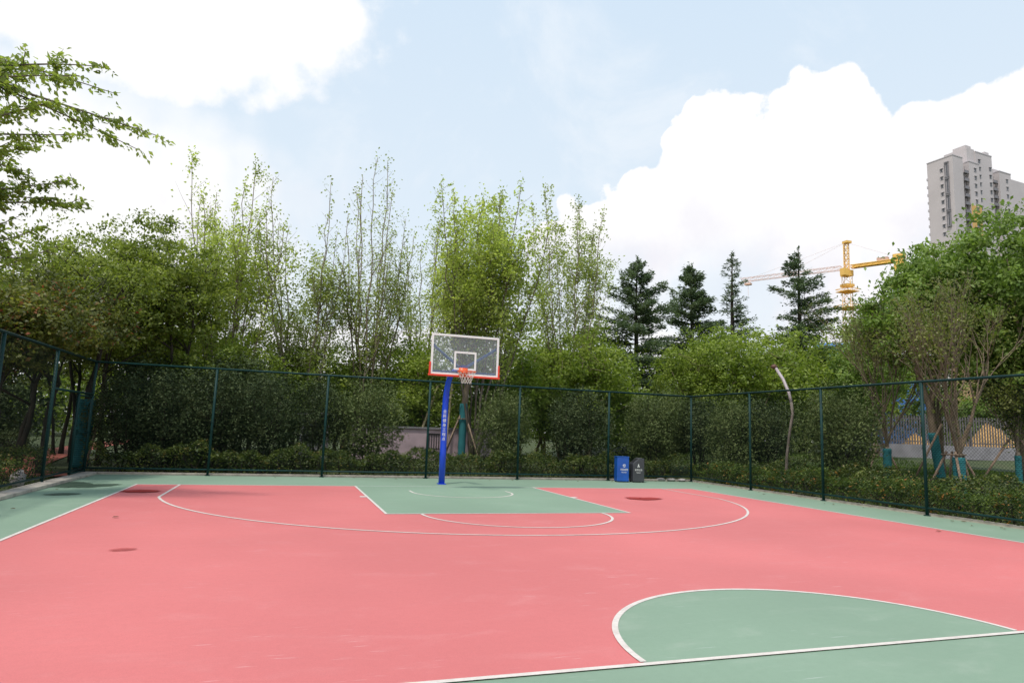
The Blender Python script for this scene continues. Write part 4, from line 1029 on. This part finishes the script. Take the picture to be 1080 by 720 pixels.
# blue hoardings and a tan building glimpsed through the trees
HOARD = paint('blue_hoarding', (.06, .17, .42), .6, .1, 1); TAN = paint('tan_render', (.52, .34, .20), .85, .08, .5); DG = paint('dark_window_glass', (.10, .105, .12), .25, .15, 2)
def facing_box(name, label, cat, px, py_t, D_, w_, dp, mat, rz=None):
    p = atd(px, py_t, D_); z = gz(p[0], p[1]); o = empty(name, (p[0], p[1], z), -YAW+(rz or 0), label, cat); return o, p[2]-z
o, hh = facing_box('site_hoarding', 'blue corrugated site hoarding seen between the bare branches', 'hoarding', 952, 382, 62, 0, 0, HOARD)
m = MB(); k = -2.8
while k < 2.8: m.box((k, 0, hh/2), (.28, .10, hh)); m.box((k+.2, .02, hh/2), (.12, .05, hh)); k += .4
m.build('panel', HOARD, o)
m = MB()
for k in (-2.6, 0, 2.6): m.box((k, .16, hh/2), (.12, .18, hh))
m.build('support_post', SLAT, o)
o, hh = facing_box('site_shed', 'blue roofed site shed low behind the large cedar', 'shed', 884, 362, 70, 0, 0, HOARD)
m = MB(); m.box((0, 0, hh*.43), (4.4, 3, hh*.86)); m.build('wall', WHITEW, o)
m = MB(); m.prism([(-1.9, hh*.84), (1.9, hh*.84), (0, hh)], -2.5, 2.5, lambda a, c, k: (k, a, c)); m.build('roof', HOARD, o)
for k in (-1.2, 1.2): m = MB(); m.box((k, -1.52, hh*.5), (.9, .05, .9)); m.build('window', DG, o)
o, hh = facing_box('tan_building', 'tan rendered house mostly hidden behind the large right-hand tree', 'building', 1052, 345, 75, 0, 0, TAN)
m = MB(); m.box((0, 0, hh/2), (7, 6, hh)); m.build('wall', TAN, o)
m = MB(); m.box((0, 0, hh+.15), (7.5, 6.5, .3)); m.build('roof', CONC, o)
for k in (-2.2, 0, 2.2):
    for z in (1.6, 4.6, 7.6):
        if z+1 < hh: m = MB(); m.box((k, -3.02, z), (1.1, .06, 1.3)); m.build('window', DG, o)
rs = np.random.RandomState(16); n = 900; k_ = rs.uniform(0, 1, n); cx_ = -17-3*np.sin(k_*7)-3*k_+rs.normal(size=n)*1.0; cy_ = -7+34*k_
cz_ = rs.uniform(.02, 1, n)**.8*(3.6+.8*np.sin(k_*21))
pts, dirs = clump_leaves(rs, np.stack([cx_, cy_, cz_], 1), 34, .75, .8)
tag(leaf_mesh('undergrowth', pts, .20, L_SHRUB, None, rs, 1.8, dirs, .7), 'dark tangled undergrowth along the far side of the red path on the left', 'undergrowth', kind='stuff')
# far belt of trees
rs = np.random.RandomState(15); n = 4200; cx_ = rs.uniform(-60, 78, n); cy_ = 48+rs.uniform(-4, 8, n)-.004*(cx_-10)**2
cz_ = rs.uniform(.02, 1, n)**.8*(5.6+1.4*np.sin(cx_*.31)+.9*np.sin(cx_*.83+1))
pts, dirs = clump_leaves(rs, np.stack([cx_, cy_, cz_], 1), 22, 1.1, .8)
tag(leaf_mesh('distant_wood', pts, .40, L_MID, None, rs, 1.7, dirs, .7), 'low belt of distant woodland closing the view behind all the trees', 'woodland', kind='stuff')

# ------------------------------------------------------------------ tower crane
YEL = paint('crane_yellow', (.86, .52, .12), .5, .08, .4); CRED = paint('crane_pale_red', (.74, .47, .36), .5, .1, .4)
D_ = 150.; top = atd(893, 282, D_); bx_, by_ = top[0], top[1]
cr = empty('tower_crane', (bx_, by_, 0), 0, 'yellow tower crane rising behind the trees left of the high-rise', 'crane')
zt = top[2]
rh = np.array([rv[0], rv[1], 0]); rh /= np.linalg.norm(rh); fh = np.array([fw[0], fw[1], 0]); fh /= np.linalg.norm(fh)
jd = Vector(tuple(-rh*.72+fh*.69)); jd.normalize(); jn = Vector((-jd.y, jd.x, 0)); up_ = Vector((0, 0, 1))
def lattice(m, a, b, wv, hv, nseg, w_):
    a = Vector(a); b = Vector(b); cs = [wv*s+hv*q for s, q in ((-1, -1), (1, -1), (1, 1), (-1, 1))]
    for c in cs: m.bar(tuple(a+c), tuple(b+c), w_)
    for i in range(nseg):
        p0 = a+(b-a)*(i/nseg); p1 = a+(b-a)*((i+1)/nseg)
        for k in range(4):
            c0, c1 = cs[k], cs[(k+1) % 4]
            m.bar(tuple(p0+c0), tuple(p1+c1), w_*.65); m.bar(tuple(p0+c0), tuple(p0+c1), w_*.65)
mw = .85
m = MB(); lattice(m, (0, 0, 0), (0, 0, zt-2), jd*mw, jn*mw, int(zt/2.0), .14); m.build('mast', YEL, cr)
m = MB(); m.box((0, 0, zt-1.4), (1.9, 1.9, 1.3)); m.build('slewing_unit', YEL, cr)
m = MB(); m.box((0, 0, zt-4.2), (2.1, 2.1, .6)); m.build('slewing_ring', YEL, cr)
for dz, ww in ((-5.6, 3.4), (-9.4, 4.2)):
    m = MB(); m.box((0, 0, zt+dz), (ww, ww, .16)); 
    for s in (-1, 1): m.box((s*ww/2, 0, zt+dz+.6), (.1, ww, .12)); m.box((0, s*ww/2, zt+dz+.6), (ww, .1, .12))
    m.build('work_platform', YEL, cr)
m = MB(); m.box(tuple(jn*1.9+Vector((0, 0, zt-1.4))), (1.2, 1.2, 1.6)); cb_ = m.build('cab', YEL, cr)
m = MB(); lattice(m, (0, 0, zt-.5), (0, 0, zt+5.6), jd*.45, jn*.45, 5, .2); m.box(tuple(-jd*.2+Vector((0, 0, zt+5.8))), (1.4, 1.4, .5)); m.build('tower_head', YEL, cr)
m = MB(); lattice(m, tuple(jd*1.2+up_*zt), tuple(jd*25+up_*(zt+.3)), jn*.5, up_*.45, 16, .09); m.build('jib', CRED, cr)
m = MB(); e = -jd*11.5; lattice(m, tuple(-jd*1+up_*zt), tuple(e+up_*zt), jn*.6, up_*.3, 8, .22); m.build('counter_jib', YEL, cr)
rq = Matrix.Rotation(math.atan2(jd.y, jd.x), 3, 'Z')
m = MB(); m.box(tuple(-jd*5.8+up_*zt), (8.6, 1.2, .4), rq); m.build('walkway', YEL, cr)
m = MB(); m.box(tuple(-jd*10.6+up_*(zt-1.1)), (1.9, 1.5, 2.6), rq); m.box(tuple(-jd*10.6+up_*(zt+.9)), (2.2, 1.7, .9), rq); m.build('counterweight', YEL, cr)
m = MB(); m.box(tuple(-jd*7.4+up_*(zt+.7)), (2.2, 1.1, .8), rq); m.build('winch', CRED, cr)
m = MB(); H_ = up_*(zt+5.8)
for e, z in ((jd*13, .6), (jd*22, .6), (-jd*10.5, .6)): m.bar(tuple(H_), tuple(e+up_*(zt+z)), .04)
m.build('tie_bar', CRED, cr)
m = MB(); q = jd*23+up_*(zt-.9); m.box(tuple(q), (1.5, 1.1, .5), rq); m.bar(tuple(q), tuple(q-up_*3.0), .08); m.build('trolley', CRED, cr)

# ------------------------------------------------------------------ high-rise
GREYW = paint('tower_grey_render', (.53, .485, .485), .85, .05, .08); YELW = paint('tower_yellow_panel', (.62, .38, .13), .8, .05, .2); TRIM = paint('tower_dark_trim', (.21, .20, .215), .6, .1, .5); LTRIM = paint('tower_light_trim', (.50, .47, .49), .8, .05, .5)
D_ = 234.; C0 = atd(1004.3, 163.5, D_); HT = C0[2]
a_ = R(24); ud = rh*math.cos(a_)+fh*math.sin(a_)
hr = empty('high_rise', (C0[0], C0[1], 0), math.atan2(ud[1], ud[0]), 'tall grey apartment block with a yellow panel, above the right-hand trees', 'apartment block')
def blk(u0, u1, v0, v1, z1, mat=GREYW, name='wall', z0=0):
    m = MB(); m.box(((u0+u1)/2, (v0+v1)/2, (z0+z1)/2), (u1-u0, v1-v0, z1-z0)); return m.build(name, mat, hr)
blk(0, 5.6, 0, 9.2, HT); blk(5.6, 8.2, 1.3, 9, HT-.6); blk(8.2, 14.0, -.5, 9.0, HT-.9); blk(14.0, 23.5, .6, 9, HT+4.4); blk(9.6, 14.0, .9, 9, HT+5.2)
blk(23.5, 26.2, 1.8, 9, HT+.2); blk(26.2, 33, -.2, 9, HT-.9); blk(33, 46, .9, 9, HT-1.9)
blk(10, 13, 1.4, 6, HT+6.4); blk(20.6, 23, 1.2, 5, HT+6.0); blk(26.6, 29.8, 2, 6, HT+.9)
blk(8.25, 13.95, -.62, -.505, HT-16.9, YELW, 'yellow_panel', HT-28.6)
m = MB()
for (u0_, u1_, v0_, v1_, z_) in ((-.12, 5.7, -.12, 9.3, HT), (8.1, 14.1, -.62, 1, HT-.9), (14, 23.6, .48, 2, HT+4.4), (26.1, 33.1, -.32, 2, HT-.9)):
    m = MB(); m.box(((u0_+u1_)/2, (v0_+v1_)/2, z_+.12), (u1_-u0_, v1_-v0_, .3)); m.build('parapet', LTRIM, hr)
FL = 2.92
def win(u, z, v, wu=1.0, hz=1.3, face='u', hood=True):
    m = MB()
    if face == 'u': m.box((u, v-.02, z), (wu, .08, hz))
    else: m.box((v-.02, u, z), (.08, wu, hz))
    o = m.build('window', DG, hr)
    m = MB()
    if face == 'u':
        m.box((u, v-.16, z+hz/2+.12), (wu+.5, .36, .2)); m.box((u-wu/2-.1, v-.05, z), (.14, .14, hz)); m.box((u+wu/2+.1, v-.05, z), (.14, .14, hz)) if hood else None
        m.box((u, v-.07, z), (.06, .06, hz))
    else:
        m.box((v-.16, u, z+hz/2+.12), (.36, wu+.5, .2)); m.box((v-.05, u-wu/2-.1, z), (.14, .14, hz)); m.box((v-.05, u+wu/2+.1, z), (.14, .14, hz))
    m.build('frame', LTRIM if hood else TRIM, o)
for k in range(9): win(11.4, HT-3.6-FL*k, -.5 if k < 5 or k > 8 else -.62)
for k in range(8):
    win(16.0, HT+1.0-FL*k, .6, .8, 1.2, hood=False); win(22.2, HT-.8-FL*k, .6, .8, 1.2, hood=False); win(30.4, HT-4-FL*k, -.2)
for k in range(9): win(4.0, HT-4.4-FL*k, 0, .7, 1.2, 'v')
for (u0_, u1_, v_) in ((5.7, 8.1, -.35), (23.6, 26.1, .4)):
    for k in range(7):
        z = HT-4.6-FL*k; m = MB(); m.box(((u0_+u1_)/2, (v_+1.3)/2, z-.75), (u1_-u0_, 1.3-v_+.2, .16)); m.box(((u0_+u1_)/2, v_, z-.2), (u1_-u0_, .07, .95)); 
        m.box((u0_+.05, v_+.02, z+.4), (.1, .1, 2.2)); b_o = m.build('balcony', TRIM, hr)
        m = MB(); m.box(((u0_+u1_)/2, 1.28 if u0_ < 10 else 1.78, z+.3), (1.6, .06, 1.9)); m.build('balcony_door', DG, b_o)
# dark framed bay strip on the left face
for k in range(4):
    z1_ = HT-2.0-FL*2.05*k; z0_ = z1_-FL*1.85; m = MB(); v0_, v1_ = 1.5, 2.7
    for v_ in (v0_, v1_): m.box((-.2, v_, (z0_+z1_)/2), (.34, .16, z1_-z0_))
    for z in (z0_, z1_): m.box((-.2, (v0_+v1_)/2, z), (.5, v1_-v0_+.3, .42))
    fo = m.build('bay_frame', TRIM, hr); m = MB(); m.box((-.06, (v0_+v1_)/2, (z0_+z1_)/2), (.1, v1_-v0_-.1, z1_-z0_-.3)); m.build('bay_glass', LTRIM, fo)
    m = MB(); m.box((-.13, (v0_+v1_)/2, (z0_+z1_)/2), (.06, .5, z1_-z0_-.6)); m.build('bay_window', DG, fo)
for k in range(11):
    m = MB(); m.box((.3, 9.3, HT-6-FL*k), (.8, .5, .9)); m.build('air_conditioner', LTRIM, hr)

# ------------------------------------------------------------------ small things
rs = np.random.RandomState(33)
ROCK = paint('grey_stone', (.36, .33, .32), .9, .2, 6, bump=.4)
def rock(loc, s, lab, seed):
    rs = np.random.RandomState(seed); v = []; f = []; nr, na = 6, 10
    for i in range(nr+1):
        th = math.pi*i/nr
        for j in range(na):
            a = 2*math.pi*j/na; k = 1+rs.normal()*.10; v.append((s[0]*math.sin(th)*math.cos(a)*k, s[1]*math.sin(th)*math.sin(a)*k, s[2]*math.cos(th)*k+s[2]*.6))
    for i in range(nr):
        for j in range(na): f.append((i*na+j, (i+1)*na+j, (i+1)*na+(j+1) % na, i*na+(j+1) % na))
    me = bpy.data.meshes.new('stone'); me.from_pydata(v, [], f); me.update(); o = link_mesh('stone', me, ROCK, None, True); o.location = loc
    tag(o, lab, 'stone', 'stones at the court edge')
rock((-9.75, -.1, -.05), (.16, .2, .22), 'pale upright stone outside the left fence by the gate', 1)
for k, (x, y, lab) in enumerate(((8.35, 3.12, 'leftmost loose pale stone on the kerb at the rear right corner'), (8.72, 3.05, 'middle loose pale stone on the kerb at the rear right corner'), (9.1, 2.98, 'rightmost loose pale stone on the kerb at the rear right corner'))):
    rock((x, y-.1, .03), (.17, .1, .05), lab, 5+k)

rs = np.random.RandomState(44); LEAFB = paint('dry_leaf', (.16, .10, .035), .8, .3, 20)
for k, (x, y) in enumerate([(7.14, -8.48), (8.9, -4.2), (8.6, .6), (-8.3, -4.8), (-8.6, -1.5), (-8.9, 1.9), (-4.4, 2.3), (1.9, 2.4), (4.8, 2.2), (8.2, -10.1), (-6.6, -5.9)] + [(float(rs.uniform(-8.5, 9)), float(rs.uniform(2.3, 2.85))) for _ in range(12)] + [(float(rs.uniform(8.7, 9.3)), float(rs.uniform(-9, 2))) for _ in range(10)]):
    a = rs.uniform(0, 6.28); L_ = rs.uniform(.035, .06); m = MB(); c, d_ = math.cos(a), math.sin(a)
    prof = [(-L_, 0), (-.4*L_, .42*L_), (.3*L_, .36*L_), (L_, 0), (.3*L_, -.36*L_), (-.4*L_, -.42*L_)]
    v = [(px*c-py*d_, px*d_+py*c, abs(py)*.5+.004) for px, py in prof]
    me = bpy.data.meshes.new('fallen_leaf'); me.from_pydata(v, [], [(0, 5, 4, 3), (0, 3, 2, 1)]); me.update()
    o = link_mesh('fallen_leaf', me, LEAFB); o.location = (x, y, .016); tag(o, 'small dry brown leaf lying on the court', 'leaf', 'dry leaves scattered on the court')
